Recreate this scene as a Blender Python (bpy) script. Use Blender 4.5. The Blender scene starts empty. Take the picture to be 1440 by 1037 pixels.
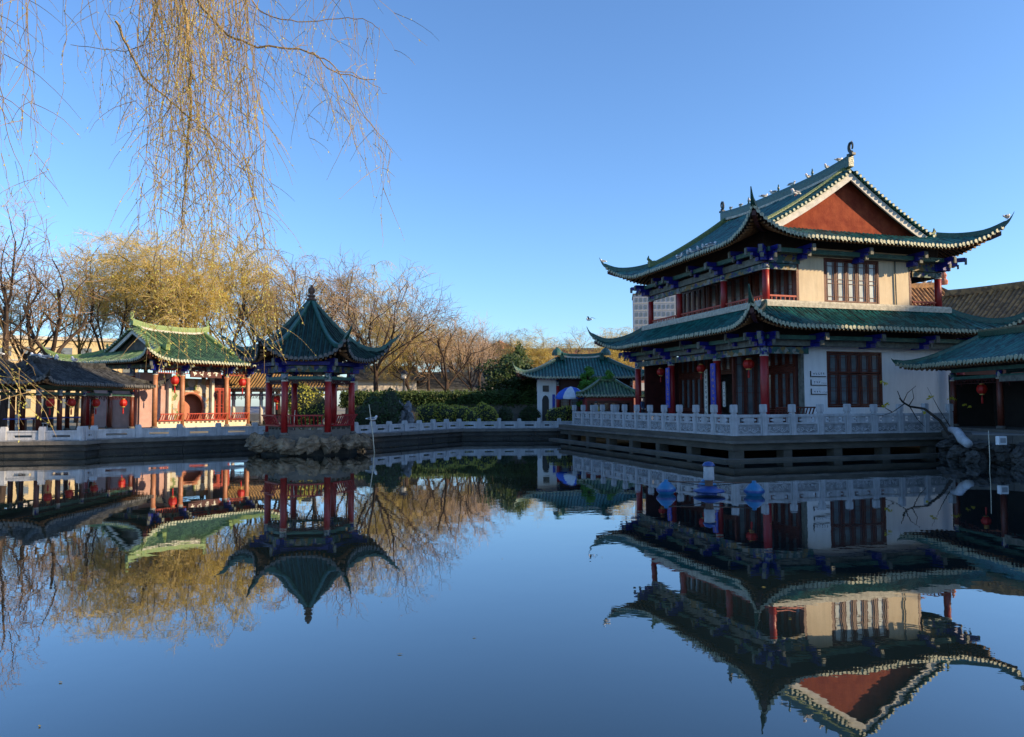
import bpy, bmesh, math, random
from mathutils import Vector, Matrix
from mathutils.geometry import tessellate_polygon
random.seed(7)
R = math.radians
SC = bpy.context.scene
COL = SC.collection

# ------------------------------------------------------------------ camera
CAM_Z = 2.15
FPX = 1050.0                       # focal length in photograph pixels (1440 wide)
cam_d = bpy.data.cameras.new('camera')
cam = bpy.data.objects.new('camera', cam_d)
COL.objects.link(cam)
cam_d.sensor_width = 36.0
cam_d.lens = FPX / 1440.0 * 36.0
cam_d.clip_start = 0.1
cam_d.clip_end = 6000
CAM_ROT = Matrix.Rotation(R(90 + 2.78), 3, 'X') @ Matrix.Rotation(R(-0.23), 3, 'Z')
cam.matrix_world = Matrix.Translation((0, 0, CAM_Z)) @ CAM_ROT.to_4x4()
SC.camera = cam

# ------------------------------------------------------------------ sky + sun
SUN_EL = 22.0
SUN_TO = Vector((0.961, -0.276, 0)).normalized()          # horizontal direction towards the sun
world = bpy.data.worlds.new('World')
SC.world = world
world.use_nodes = True
wn = world.node_tree
wn.nodes.clear()
sky = wn.nodes.new('ShaderNodeTexSky')
sky.sky_type = 'NISHITA'
sky.sun_disc = False
sky.sun_elevation = R(SUN_EL)
sky.sun_rotation = math.atan2(SUN_TO.x, SUN_TO.y)
sky.air_density = 1.3
sky.dust_density = 3.0
sky.altitude = 1900
sky.ozone_density = 6.6
bg = wn.nodes.new('ShaderNodeBackground')
bg.inputs['Strength'].default_value = 0.12
wo = wn.nodes.new('ShaderNodeOutputWorld')
wn.links.new(sky.outputs[0], bg.inputs[0])
wn.links.new(bg.outputs[0], wo.inputs[0])
sun_d = bpy.data.lights.new('sun', 'SUN')
sun_d.energy = 3.5
sun_d.angle = R(0.5)
sun_d.color = (1.0, 0.75, 0.46)
sun = bpy.data.objects.new('sun', sun_d)
COL.objects.link(sun)
to_sun = Vector((SUN_TO.x * math.cos(R(SUN_EL)), SUN_TO.y * math.cos(R(SUN_EL)), math.sin(R(SUN_EL))))
sun.rotation_euler = to_sun.to_track_quat('Z', 'Y').to_euler()
sun.location = (30, -10, 40)

SC.view_settings.view_transform = 'Standard'
SC.view_settings.look = 'None'
SC.view_settings.exposure = 1.17
SC.view_settings.gamma = 1.0
SC.view_settings.use_curve_mapping = False
SC.render.engine = 'CYCLES'
SC.cycles.use_denoising = True
SC.cycles.max_bounces = 6
SC.cycles.diffuse_bounces = 4
SC.cycles.glossy_bounces = 3
SC.cycles.transparent_max_bounces = 8
SC.cycles.sample_clamp_indirect = 4.0
SC.cycles.caustics_reflective = True
SC.cycles.caustics_refractive = False

# ------------------------------------------------------------------ helpers
def ray(px, py):
    return CAM_ROT @ Vector((px - 720, 518.5 - py, -FPX))
def at_y(px, py, Y):                        # point of a photograph pixel at depth Y
    d = ray(px, py)
    return Vector((0, 0, CAM_Z)) + d * (Y / d.y)
def at_z(px, py, z):
    d = ray(px, py)
    return Vector((0, 0, CAM_Z)) + d * ((z - CAM_Z) / d.z)

def tag(o, label=None, cat=None, group=None, kind=None):
    if label: o['label'] = label
    if cat: o['category'] = cat
    if group: o['group'] = group
    if kind: o['kind'] = kind
    return o
def thing(name, label, cat, loc=(0, 0, 0), rz=0.0, group=None):
    o = bpy.data.objects.new(name, None)
    COL.objects.link(o)
    o.empty_display_size = 0.3
    o.location = loc
    o.rotation_euler = (0, 0, rz)
    return tag(o, label, cat, group)
def link_mesh(name, me, parent=None, loc=None, rz=None):
    o = bpy.data.objects.new(name, me)
    COL.objects.link(o)
    if parent is not None: o.parent = parent
    if loc is not None: o.location = loc
    if rz is not None: o.rotation_euler = (0, 0, rz)
    return o
def copy_tree(o, parent=None):
    c = o.copy()
    COL.objects.link(c)
    if parent is not None: c.parent = parent
    for ch in KIDS.get(o.name, []):
        copy_tree(ch, c)
    return c
KIDS = {}
def index_children():
    KIDS.clear()
    for o in bpy.data.objects:
        if o.parent: KIDS.setdefault(o.parent.name, []).append(o)

class MB:
    def __init__(s):
        s.v = []; s.f = []; s.m = []; s.cur = 0
    def mat(s, i): s.cur = i; return s
    def face(s, *idx): s.f.append(tuple(idx)); s.m.append(s.cur)
    def add(s, pts, faces):
        o = len(s.v)
        s.v.extend([tuple(p) for p in pts])
        for f in faces:
            s.f.append(tuple(o + i for i in f)); s.m.append(s.cur)
    def box(s, x0, x1, y0, y1, z0, z1):
        s.add([(x0,y0,z0),(x1,y0,z0),(x1,y1,z0),(x0,y1,z0),(x0,y0,z1),(x1,y0,z1),(x1,y1,z1),(x0,y1,z1)],
              [(0,3,2,1),(4,5,6,7),(0,1,5,4),(1,2,6,5),(2,3,7,6),(3,0,4,7)])
        return s
    def bev(s, x0, x1, y0, y1, z0, z1, b=0.02):   # box with chamfered top and vertical edges
        def ring(i, z):
            return [(x0+i,y0,z),(x1-i,y0,z),(x1,y0+i,z),(x1,y1-i,z),(x1-i,y1,z),(x0+i,y1,z),(x0,y1-i,z),(x0,y0+i,z)]
        def ring2(z):
            return [(x0+2*b,y0+b,z),(x1-2*b,y0+b,z),(x1-b,y0+2*b,z),(x1-b,y1-2*b,z),(x1-2*b,y1-b,z),(x0+2*b,y1-b,z),(x0+b,y1-2*b,z),(x0+b,y0+2*b,z)]
        pts = ring(b, z0) + ring(b, z1-b) + ring2(z1)
        fs = [tuple(range(7,-1,-1)), tuple(range(16,24))]
        for k in (0, 8):
            for i in range(8): fs.append((k+i, k+(i+1)%8, k+8+(i+1)%8, k+8+i))
        s.add(pts, fs); return s
    def obox(s, c, ax, hx, hy, z0, z1):           # box on plan axis ax (unit 2-vector)
        ax = Vector((ax[0], ax[1])).normalized(); ay = Vector((-ax.y, ax.x))
        q = [Vector((c[0], c[1])) + ax*a*hx + ay*b*hy for a, b in ((-1,-1),(1,-1),(1,1),(-1,1))]
        s.add([(p.x,p.y,z0) for p in q] + [(p.x,p.y,z1) for p in q],
              [(0,3,2,1),(4,5,6,7),(0,1,5,4),(1,2,6,5),(2,3,7,6),(3,0,4,7)]); return s
    def bar(s, p, q, w, h):                       # straight bar with rectangular section
        p = Vector(p); q = Vector(q); t = (q-p).normalized()
        up = Vector((0,0,1)) if abs(t.z) < 0.95 else Vector((0,1,0))
        a = t.cross(up).normalized() * w/2; b = a.cross(t).normalized() * h/2
        pts = [e + i*a + j*b for e in (p, q) for i, j in ((-1,-1),(1,-1),(1,1),(-1,1))]
        s.add(pts, [(3,2,1,0),(4,5,6,7),(0,1,5,4),(1,2,6,5),(2,3,7,6),(3,0,4,7)]); return s
    def tube(s, pts, rad, n=6, cap=True):
        pts = [Vector(p) for p in pts]; m = len(pts)
        if not hasattr(rad, '__len__'): rad = [rad]*m
        o = len(s.v); ref = None
        for i, p in enumerate(pts):
            t = (pts[min(i+1,m-1)] - pts[max(i-1,0)])
            if t.length < 1e-9: t = Vector((0,0,1))
            t.normalize()
            if ref is None:
                ref = t.orthogonal().normalized()
            else:
                ref = ref - t*ref.dot(t)
                ref = t.orthogonal().normalized() if ref.length < 1e-6 else ref.normalized()
            b = t.cross(ref)
            for k in range(n):
                a = 2*math.pi*k/n
                s.v.append(tuple(p + (ref*math.cos(a) + b*math.sin(a))*rad[i]))
        for i in range(m-1):
            for k in range(n):
                s.face(o+i*n+k, o+i*n+(k+1)%n, o+(i+1)*n+(k+1)%n, o+(i+1)*n+k)
        if cap:
            s.face(*[o+k for k in range(n-1,-1,-1)]); s.face(*[o+(m-1)*n+k for k in range(n)])
        return s
    def lathe(s, c, prof, n=12, capb=True, capt=True):  # prof [(r, z)...] about the vertical through c
        o = len(s.v)
        for r, z in prof:
            for k in range(n):
                a = 2*math.pi*k/n
                s.v.append((c[0]+r*math.cos(a), c[1]+r*math.sin(a), c[2]+z))
        for i in range(len(prof)-1):
            for k in range(n):
                s.face(o+i*n+k, o+i*n+(k+1)%n, o+(i+1)*n+(k+1)%n, o+(i+1)*n+k)
        if capb: s.face(*[o+k for k in range(n-1,-1,-1)])
        if capt: s.face(*[o+(len(prof)-1)*n+k for k in range(n)])
        return s
    def ridge(s, path, w, h, top=0.7):            # ridge band swept along a path, vertical sides
        path = [Vector(p) for p in path]; o = len(s.v); m = len(path)
        for i, p in enumerate(path):
            t = path[min(i+1,m-1)] - path[max(i-1,0)]
            sd = Vector((t.y, -t.x, 0))
            sd = sd.normalized() if sd.length > 1e-6 else Vector((1,0,0))
            ww = w[i] if hasattr(w,'__len__') else w; hh = h[i] if hasattr(h,'__len__') else h
            for a, z in ((-.5,0),(.5,0),(.5,.72),(.5*top,1),(-.5*top,1),(-.5,.72)):
                s.v.append(tuple(p + sd*a*ww + Vector((0,0,z*hh))))
        for i in range(m-1):
            for k in range(6):
                s.face(o+i*6+k, o+i*6+(k+1)%6, o+(i+1)*6+(k+1)%6, o+(i+1)*6+k)
        s.face(*[o+k for k in range(5,-1,-1)]); s.face(*[o+(m-1)*6+k for k in range(6)])
        return s
    def prism(s, poly, axis, d0, d1):             # polygon [(p,q)] extruded; axis 'x','y','z'
        def P(p, q, d):
            return {'x': (d,p,q), 'y': (p,d,q), 'z': (p,q,d)}[axis]
        n = len(poly)
        pts = [P(p,q,d0) for p,q in poly] + [P(p,q,d1) for p,q in poly]
        fs = [(i,(i+1)%n,n+(i+1)%n,n+i) for i in range(n)]
        tri = tessellate_polygon([[Vector((p,q,0)) for p,q in poly]])
        for t in tri:
            fs.append(tuple(t)); fs.append(tuple(n+i for i in reversed(t)))
        s.add(pts, fs); return s
    def blob(s, c, r, n=8, m=6, jit=0.15, rnd=random):   # lumpy ellipsoid
        rx, ry, rz = r if hasattr(r,'__len__') else (r,r,r)
        o = len(s.v)
        s.v.append((c[0],c[1],c[2]-rz))
        for i in range(1,m):
            th = math.pi*i/m - math.pi/2
            for k in range(n):
                a = 2*math.pi*(k+.5*(i%2))/n; j = 1+rnd.uniform(-jit,jit)
                s.v.append((c[0]+rx*math.cos(th)*math.cos(a)*j, c[1]+ry*math.cos(th)*math.sin(a)*j, c[2]+rz*math.sin(th)*j))
        s.v.append((c[0],c[1],c[2]+rz)); top = len(s.v)-1
        for k in range(n):
            s.face(o, o+1+(k+1)%n, o+1+k)
            s.face(top, o+1+(m-2)*n+k, o+1+(m-2)*n+(k+1)%n)
        for i in range(m-2):
            for k in range(n):
                s.face(o+1+i*n+k, o+1+i*n+(k+1)%n, o+1+(i+1)*n+(k+1)%n, o+1+(i+1)*n+k)
        return s
    def mesh(s, name, mats, smooth=False):
        me = bpy.data.meshes.new(name)
        me.from_pydata(s.v, [], s.f)
        mats = mats if isinstance(mats, (list,tuple)) else [mats]
        for m in mats: me.materials.append(M(m))
        if len(mats) > 1: me.polygons.foreach_set('material_index', s.m)
        if smooth: me.polygons.foreach_set('use_smooth', [True]*len(me.polygons))
        me.update()
        return me
    def build(s, name, mats, parent=None, smooth=False, kind=None, label=None):
        o = link_mesh(name, s.mesh(name, mats, smooth), parent)
        if kind: o['kind'] = kind
        if label: o['label'] = label
        return o

# ------------------------------------------------------------------ materials
_M = {}
def M(n): return _M[n]
def mat(name, col, rough=0.6, var=0.25, scale=3.0, bump=0.0, bscale=20.0, spec=0.5, metal=0.0, col2=None, detail=6.0, stretch=None, coat=0.0, trans=0.0, emit=None, streak=0.0, cells=0.0, cscale=4.5):
    m = bpy.data.materials.new(name); m.use_nodes = True
    nt = m.node_tree; b = nt.nodes['Principled BSDF']
    b.inputs['Roughness'].default_value = rough
    b.inputs['Metallic'].default_value = metal
    b.inputs['Specular IOR Level'].default_value = spec
    b.inputs['Coat Weight'].default_value = coat
    b.inputs['Coat Roughness'].default_value = 0.15
    tc = nt.nodes.new('ShaderNodeTexCoord')
    mp = nt.nodes.new('ShaderNodeMapping')
    nt.links.new(tc.outputs['Object'], mp.inputs[0])
    if stretch: mp.inputs['Scale'].default_value = stretch
    nz = nt.nodes.new('ShaderNodeTexNoise')
    nz.inputs['Scale'].default_value = scale; nz.inputs['Detail'].default_value = detail
    nz.inputs['Roughness'].default_value = 0.6
    nt.links.new(mp.outputs[0], nz.inputs[0])
    rp = nt.nodes.new('ShaderNodeValToRGB')
    c2 = col2 if col2 else tuple(c*(1-var) for c in col)
    c1 = col if col2 else tuple(min(1,c*(1+var)) for c in col)
    rp.color_ramp.elements[0].position = 0.32; rp.color_ramp.elements[0].color = (*c2, 1)
    rp.color_ramp.elements[1].position = 0.68; rp.color_ramp.elements[1].color = (*c1, 1)
    nt.links.new(nz.outputs['Fac'], rp.inputs[0])
    def modulate(src, fac_socket, lo, hi):         # multiply a colour by a grey factor
        mr = nt.nodes.new('ShaderNodeMapRange'); mr.inputs['From Min'].default_value = .25; mr.inputs['From Max'].default_value = .75
        mr.inputs['To Min'].default_value = lo; mr.inputs['To Max'].default_value = hi; nt.links.new(fac_socket, mr.inputs['Value'])
        mx_ = nt.nodes.new('ShaderNodeMix'); mx_.data_type = 'RGBA'; mx_.blend_type = 'MULTIPLY'; mx_.inputs[0].default_value = 1.0
        nt.links.new(src, mx_.inputs[6]); nt.links.new(mr.outputs[0], mx_.inputs[7]); return mx_.outputs[2]
    out = rp.outputs[0]
    if streak > 0:                                 # rain streaks and grime running down
        m2 = nt.nodes.new('ShaderNodeMapping'); m2.inputs['Scale'].default_value = (3.5, 3.5, .35); nt.links.new(tc.outputs['Object'], m2.inputs[0])
        ns = nt.nodes.new('ShaderNodeTexNoise'); ns.inputs['Scale'].default_value = 1.6; ns.inputs['Detail'].default_value = 8; ns.inputs['Roughness'].default_value = .7
        nt.links.new(m2.outputs[0], ns.inputs[0]); out = modulate(out, ns.outputs['Fac'], 1-streak*1.5, 1+streak*.3)
    if cells > 0:                                  # piece to piece differences
        vo = nt.nodes.new('ShaderNodeTexVoronoi'); vo.inputs['Scale'].default_value = cscale; nt.links.new(tc.outputs['Object'], vo.inputs['Vector'])
        sc_ = nt.nodes.new('ShaderNodeSeparateColor'); nt.links.new(vo.outputs['Color'], sc_.inputs[0]); out = modulate(out, sc_.outputs[0], 1-cells, 1+cells)
    nt.links.new(out, b.inputs['Base Color'])
    if bump > 0:
        n2 = nt.nodes.new('ShaderNodeTexNoise'); n2.inputs['Scale'].default_value = bscale; n2.inputs['Detail'].default_value = 5
        nt.links.new(mp.outputs[0], n2.inputs[0])
        bp = nt.nodes.new('ShaderNodeBump'); bp.inputs['Strength'].default_value = bump; bp.inputs['Distance'].default_value = 0.05
        nt.links.new(n2.outputs['Fac'], bp.inputs['Height']); nt.links.new(bp.outputs[0], b.inputs['Normal'])
    if trans > 0:                                  # thin leaves let light through
        tr = nt.nodes.new('ShaderNodeBsdfTranslucent'); mx = nt.nodes.new('ShaderNodeMixShader')
        mx.inputs[0].default_value = trans
        nt.links.new(rp.outputs[0], tr.inputs[0])
        nt.links.new(b.outputs[0], mx.inputs[1]); nt.links.new(tr.outputs[0], mx.inputs[2])
        nt.links.new(mx.outputs[0], nt.nodes['Material Output'].inputs['Surface'])
    if emit:
        b.inputs['Emission Color'].default_value = (*emit[:3], 1); b.inputs['Emission Strength'].default_value = emit[3]
    _M[name] = m
    return m

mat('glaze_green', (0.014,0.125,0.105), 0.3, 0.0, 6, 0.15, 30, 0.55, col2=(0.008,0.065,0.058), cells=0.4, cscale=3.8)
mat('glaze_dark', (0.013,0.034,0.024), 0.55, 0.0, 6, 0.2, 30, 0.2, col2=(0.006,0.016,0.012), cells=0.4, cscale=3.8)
mat('column_sunlit', (0.36,0.15,0.07), 0.5, 0.25, 4, 0.1, 20)  # dark red columns, their sunlit yellow mixed into the colour
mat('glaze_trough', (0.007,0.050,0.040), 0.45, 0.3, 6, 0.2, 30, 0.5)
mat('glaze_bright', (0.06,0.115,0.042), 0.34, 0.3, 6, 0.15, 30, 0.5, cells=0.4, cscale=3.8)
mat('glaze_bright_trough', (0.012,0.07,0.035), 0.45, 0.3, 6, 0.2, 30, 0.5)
mat('glaze_ridge', (0.02,0.085,0.065), 0.35, 0.4, 8, 0.3, 25, 0.5)
mat('ridge_yellow', (0.20,0.23,0.07), 0.45, 0.0, 10, 0.5, 18, 0.4, col2=(0.05,0.12,0.06))
mat('ridge_lime', (0.22,0.27,0.08), 0.45, 0.0, 10, 0.5, 18, 0.4, col2=(0.10,0.20,0.07))
mat('ornament', (0.012,0.03,0.035), 0.5, 0.3, 9)
mat('twig_strand', (0.27,0.19,0.085), 0.75, 0.35, 1.5, spec=0.2)
mat('tile_end', (0.34,0.37,0.26), 0.5, 0.3, 9, 0.3, 40)
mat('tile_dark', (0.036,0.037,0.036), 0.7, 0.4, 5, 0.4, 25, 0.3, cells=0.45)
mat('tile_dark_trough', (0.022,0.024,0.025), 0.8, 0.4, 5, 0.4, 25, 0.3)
mat('tile_grey_end', (0.10,0.10,0.095), 0.7, 0.3, 8)
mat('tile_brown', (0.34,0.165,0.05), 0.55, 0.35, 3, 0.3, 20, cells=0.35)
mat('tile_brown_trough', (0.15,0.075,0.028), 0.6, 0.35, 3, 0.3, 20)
mat('tile_brown_end', (0.25,0.15,0.05), 0.55, 0.3, 3)
mat('mortar', (0.44,0.42,0.34), 0.8, 0.35, 6, 0.3, 20)
mat('red_paint', (0.27,0.012,0.012), 0.42, 0.2, 2.5, 0.1, 12, 0.45)
mat('red_rail', (0.33,0.035,0.015), 0.5, 0.2, 4, 0.1, 20)
mat('red_dark', (0.055,0.010,0.008), 0.5, 0.3, 3, 0.1, 20, 0.4)
mat('red_wood', (0.10,0.022,0.012), 0.45, 0.3, 5, 0.15, 25, 0.4)
mat('gable_red', (0.33,0.075,0.032), 0.85, 0.0, 1.7, 0.3, 14, 0.2, col2=(0.19,0.028,0.014), detail=12, streak=.15)
mat('plaster_sunlit', (0.74,0.635,0.46), 0.85, 0.0, 0.9, 0.12, 9, 0.2, col2=(0.64,0.53,0.37), detail=9, streak=0.16)  # white plaster, the cream of the sunlight put into its colour
mat('plaster_white', (0.88,0.88,0.87), 0.85, 0.0, 0.8, 0.1, 9, 0.2, col2=(0.82,0.82,0.81), detail=9, streak=0.10)
mat('plaster_pink', (0.42,0.27,0.24), 0.85, 0.15, 1.5, 0.1, 9, 0.2)
mat('board_white', (0.62,0.60,0.54), 0.8, 0.2, 4, 0.1, 20, 0.2)
mat('blue_paint', (0.006,0.012,0.22), 0.45, 0.35, 6, 0.1, 20, 0.45)
mat('blue_bright', (0.01,0.045,0.38), 0.45, 0.2, 4)
mat('green_paint', (0.035,0.11,0.085), 0.55, 0.35, 4, 0.1, 20)
mat('grey_paint', (0.13,0.14,0.12), 0.7, 0.4, 5, 0.15, 18)
mat('ochre', (0.16,0.075,0.025), 0.6, 0.35, 9, 0.1, 20)
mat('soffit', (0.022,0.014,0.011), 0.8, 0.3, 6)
mat('gold', (0.45,0.27,0.05), 0.45, 0.3, 8)
mat('marble', (0.56,0.58,0.60), 0.6, 0.0, 2.2, 0.25, 20, 0.35, col2=(0.40,0.41,0.42), detail=10, streak=0.3)
mat('marble_dirty', (0.33,0.34,0.35), 0.75, 0.0, 3.5, 0.4, 20, 0.3, col2=(0.13,0.135,0.14), detail=10)
mat('stone', (0.17,0.155,0.13), 0.85, 0.0, 2.0, 0.5, 12, 0.25, col2=(0.09,0.085,0.078), detail=10)
mat('stone_wet', (0.05,0.047,0.038), 0.6, 0.0, 2.0, 0.5, 12, 0.35, col2=(0.018,0.017,0.014), detail=10)
mat('concrete', (0.125,0.112,0.09), 0.85, 0.0, 1.2, 0.4, 10, 0.2, col2=(0.075,0.068,0.055), detail=10, stretch=(1,1,3))
mat('rock', (0.32,0.245,0.16), 0.9, 0.0, 1.6, 0.8, 6, 0.2, col2=(0.045,0.037,0.028), detail=10)
mat('rock_dark', (0.11,0.105,0.10), 0.9, 0.0, 1.8, 0.8, 6, 0.2, col2=(0.03,0.03,0.028), detail=10)
mat('rock_grey', (0.25,0.26,0.28), 0.9, 0.0, 1.8, 0.8, 6, 0.2, col2=(0.07,0.075,0.08), detail=10)
mat('ground', (0.30,0.27,0.21), 0.95, 0.0, 0.35, 0.4, 6, 0.1, col2=(0.19,0.18,0.12), detail=10)
mat('paving', (0.26,0.25,0.235), 0.85, 0.2, 1.5, 0.2, 10, 0.2)
mat('glass_dark', (0.015,0.016,0.018), 0.08, 0.2, 2, spec=0.6)
mat('glass_pale', (0.50,0.56,0.56), 0.22, 0.25, 1.4, spec=0.6)
mat('glass_dim', (0.13,0.15,0.16), 0.15, 0.3, 1.4, spec=0.6)
mat('interior_shade', (0.02,0.015,0.012), 0.9, 0.3, 2)  # near black, the shade of covered spaces put into the colour
mat('interior_light', (0.55,0.52,0.45), 0.9, 0.2, 2)
mat('lantern_red', (0.55,0.02,0.012), 0.5, 0.15, 5, trans=0.3)
mat('black', (0.012,0.012,0.013), 0.5, 0.2, 5)
mat('ink', (0.02,0.02,0.025), 0.7, 0.1, 5)
mat('paper', (0.80,0.78,0.70), 0.8, 0.1, 4)
mat('white_paint', (0.78,0.79,0.80), 0.5, 0.06, 3)
mat('umb_blue', (0.02,0.12,0.62), 0.6, 0.1, 4, trans=0.25)
mat('umb_white', (0.70,0.76,0.82), 0.6, 0.08, 4, trans=0.25)
mat('float_blue', (0.015,0.13,0.28), 0.35, 0.15, 5)
mat('float_dark', (0.012,0.05,0.20), 0.35, 0.15, 5)
mat('motor_grey', (0.34,0.37,0.40), 0.45, 0.15, 5)
mat('rust', (0.10,0.055,0.035), 0.75, 0.35, 9)
mat('bamboo', (0.60,0.55,0.42), 0.55, 0.2, 4, stretch=(1,1,6))
mat('gull_white', (0.80,0.80,0.78), 0.7, 0.06, 9)
mat('gull_grey', (0.22,0.24,0.27), 0.7, 0.1, 9)
mat('beak', (0.35,0.04,0.02), 0.5, 0.1, 9)
mat('bark', (0.085,0.060,0.045), 0.95, 0.0, 2.5, 0.9, 9, 0.1, col2=(0.035,0.026,0.021), detail=9, stretch=(2.2,2.2,0.5))
mat('bark_dark', (0.045,0.036,0.030), 0.95, 0.4, 3, 0.7, 9, 0.1)
mat('twig_brown', (0.24,0.155,0.08), 0.8, 0.35, 0.6, spec=0.2)
mat('twig_gold', (0.46,0.35,0.15), 0.75, 0.3, 0.5, spec=0.2)
mat('twig_pink', (0.36,0.26,0.18), 0.8, 0.3, 0.5, spec=0.2)
mat('leaf_gold', (0.52,0.40,0.085), 0.7, 0.35, 0.7, spec=0.2, trans=0.4)
mat('leaf_olive', (0.36,0.31,0.09), 0.7, 0.35, 0.7, spec=0.2, trans=0.4)
mat('leaf_bud', (0.52,0.48,0.10), 0.6, 0.3, 3, spec=0.3, trans=0.4)
mat('leaf_dark', (0.030,0.060,0.016), 0.55, 0.45, 1.2, spec=0.3, trans=0.2)
mat('leaf_hedge', (0.045,0.080,0.018), 0.6, 0.5, 1.5, spec=0.3, trans=0.2)
mat('leaf_lime', (0.33,0.33,0.05), 0.6, 0.45, 1.5, spec=0.3, trans=0.3)
mat('leaf_pine', (0.09,0.24,0.03), 0.6, 0.4, 1.5, spec=0.3, trans=0.2)
mat('leaf_yellow', (0.50,0.42,0.03), 0.6, 0.2, 3, spec=0.3, trans=0.4)
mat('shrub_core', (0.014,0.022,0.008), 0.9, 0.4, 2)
mat('facade_yellow', (0.55,0.42,0.22), 0.85, 0.15, 0.6)
mat('facade_grey', (0.34,0.35,0.37), 0.85, 0.12, 0.3)
mat('facade_cream', (0.55,0.50,0.42), 0.85, 0.15, 0.5)
mat('facade_red', (0.40,0.15,0.09), 0.8, 0.2, 0.5)
mat('skin', (0.50,0.31,0.22), 0.6, 0.05, 3)
mat('cloth_blue', (0.035,0.06,0.12), 0.9, 0.2, 8)
mat('cloth_yellow', (0.45,0.32,0.03), 0.9, 0.2, 8)
mat('cloth_dark', (0.02,0.02,0.025), 0.9, 0.2, 8)
mat('straw', (0.50,0.36,0.13), 0.85, 0.2, 12)
mat('car_silver', (0.35,0.40,0.48), 0.3, 0.05, 2, metal=0.6, coat=0.6)
mat('rubber', (0.015,0.015,0.016), 0.8, 0.1, 8)

# water: calm pond, mirror-like, faint ripples
def make_water():
    m = bpy.data.materials.new('water'); m.use_nodes = True; nt = m.node_tree
    nt.nodes.remove(nt.nodes['Principled BSDF'])
    b = nt.nodes.new('ShaderNodeBsdfGlossy'); b.inputs['Roughness'].default_value = 0.012; b.inputs['Color'].default_value = (.97,.99,1,1)
    body = nt.nodes.new('ShaderNodeBsdfDiffuse'); body.inputs['Color'].default_value = (0.008,0.017,0.019,1)   # murky pond water
    lw = nt.nodes.new('ShaderNodeLayerWeight'); lw.inputs['Blend'].default_value = 0.5                       # Schlick style Fresnel
    pw = nt.nodes.new('ShaderNodeMath'); pw.operation = 'POWER'; pw.inputs[1].default_value = 2.8
    nt.links.new(lw.outputs['Facing'], pw.inputs[0])
    ms = nt.nodes.new('ShaderNodeMixShader'); nt.links.new(pw.outputs[0], ms.inputs[0]); nt.links.new(body.outputs[0], ms.inputs[1]); nt.links.new(b.outputs[0], ms.inputs[2])
    nt.links.new(ms.outputs[0], nt.nodes['Material Output'].inputs['Surface'])
    tc = nt.nodes.new('ShaderNodeTexCoord')
    def noise(sx, sy, sc, det):
        mp = nt.nodes.new('ShaderNodeMapping'); mp.inputs['Scale'].default_value = (sx, sy, 1)
        nt.links.new(tc.outputs['Object'], mp.inputs[0])
        n = nt.nodes.new('ShaderNodeTexNoise'); n.inputs['Scale'].default_value = sc; n.inputs['Detail'].default_value = det
        nt.links.new(mp.outputs[0], n.inputs[0]); return n
    n1 = noise(1, 1, 0.9, 2); n2 = noise(1, 1.3, 4.5, 2); n3 = noise(1, 1, 0.10, 2)
    mu = nt.nodes.new('ShaderNodeMath'); mu.operation = 'MULTIPLY_ADD'
    mu.inputs[1].default_value = 0.16; nt.links.new(n2.outputs['Fac'], mu.inputs[0]); nt.links.new(n1.outputs['Fac'], mu.inputs[2])
    # ripples come in patches: still in some places, breathing in others
    mr = nt.nodes.new('ShaderNodeMapRange'); mr.inputs['From Min'].default_value = 0.35; mr.inputs['From Max'].default_value = 0.65
    mr.inputs['To Min'].default_value = 0.0012; mr.inputs['To Max'].default_value = 0.0045
    nt.links.new(n3.outputs['Fac'], mr.inputs['Value'])
    bp = nt.nodes.new('ShaderNodeBump'); bp.inputs['Distance'].default_value = 1.0
    nt.links.new(mr.outputs[0], bp.inputs['Strength'])
    nt.links.new(mu.outputs[0], bp.inputs['Height']); nt.links.new(bp.outputs[0], b.inputs['Normal'])
    _M['water'] = m
make_water()

# painted beam: bands of green, blue, grey and a little gold along its length
def make_painted(name, cols, scale, rough=0.6):
    m = bpy.data.materials.new(name); m.use_nodes = True; nt = m.node_tree; b = nt.nodes['Principled BSDF']
    b.inputs['Roughness'].default_value = rough
    tc = nt.nodes.new('ShaderNodeTexCoord')
    vo = nt.nodes.new('ShaderNodeTexVoronoi'); vo.inputs['Scale'].default_value = scale; vo.distance = 'MANHATTAN'
    nt.links.new(tc.outputs['Object'], vo.inputs['Vector'])
    sp = nt.nodes.new('ShaderNodeSeparateColor'); nt.links.new(vo.outputs['Color'], sp.inputs[0])
    rp = nt.nodes.new('ShaderNodeValToRGB'); rp.color_ramp.interpolation = 'CONSTANT'
    el = rp.color_ramp.elements
    el[0].color = (*cols[0],1); el[1].position = 1/len(cols); el[1].color = (*cols[1],1)
    for i in range(2, len(cols)):
        e = el.new(i/len(cols)); e.color = (*cols[i],1)
    nt.links.new(sp.outputs[0], rp.inputs[0])
    nz = nt.nodes.new('ShaderNodeTexNoise'); nz.inputs['Scale'].default_value = 14; nt.links.new(tc.outputs['Object'], nz.inputs[0])
    mx = nt.nodes.new('ShaderNodeMix'); mx.data_type = 'RGBA'; mx.blend_type = 'MULTIPLY'; mx.inputs[0].default_value = 0.6
    nt.links.new(rp.outputs[0], mx.inputs[6]); nt.links.new(nz.outputs['Fac'], mx.inputs[7])
    nt.links.new(mx.outputs[2], b.inputs['Base Color'])
    _M[name] = m
make_painted('painted_beam', [(0.03,0.13,0.11),(0.02,0.03,0.22),(0.30,0.32,0.28),(0.03,0.10,0.10),(0.25,0.17,0.05),(0.10,0.16,0.15)], 5.0)
make_painted('painted_band', [(0.02,0.03,0.25),(0.45,0.47,0.44),(0.04,0.12,0.12),(0.30,0.33,0.40)], 9.0)
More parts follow.
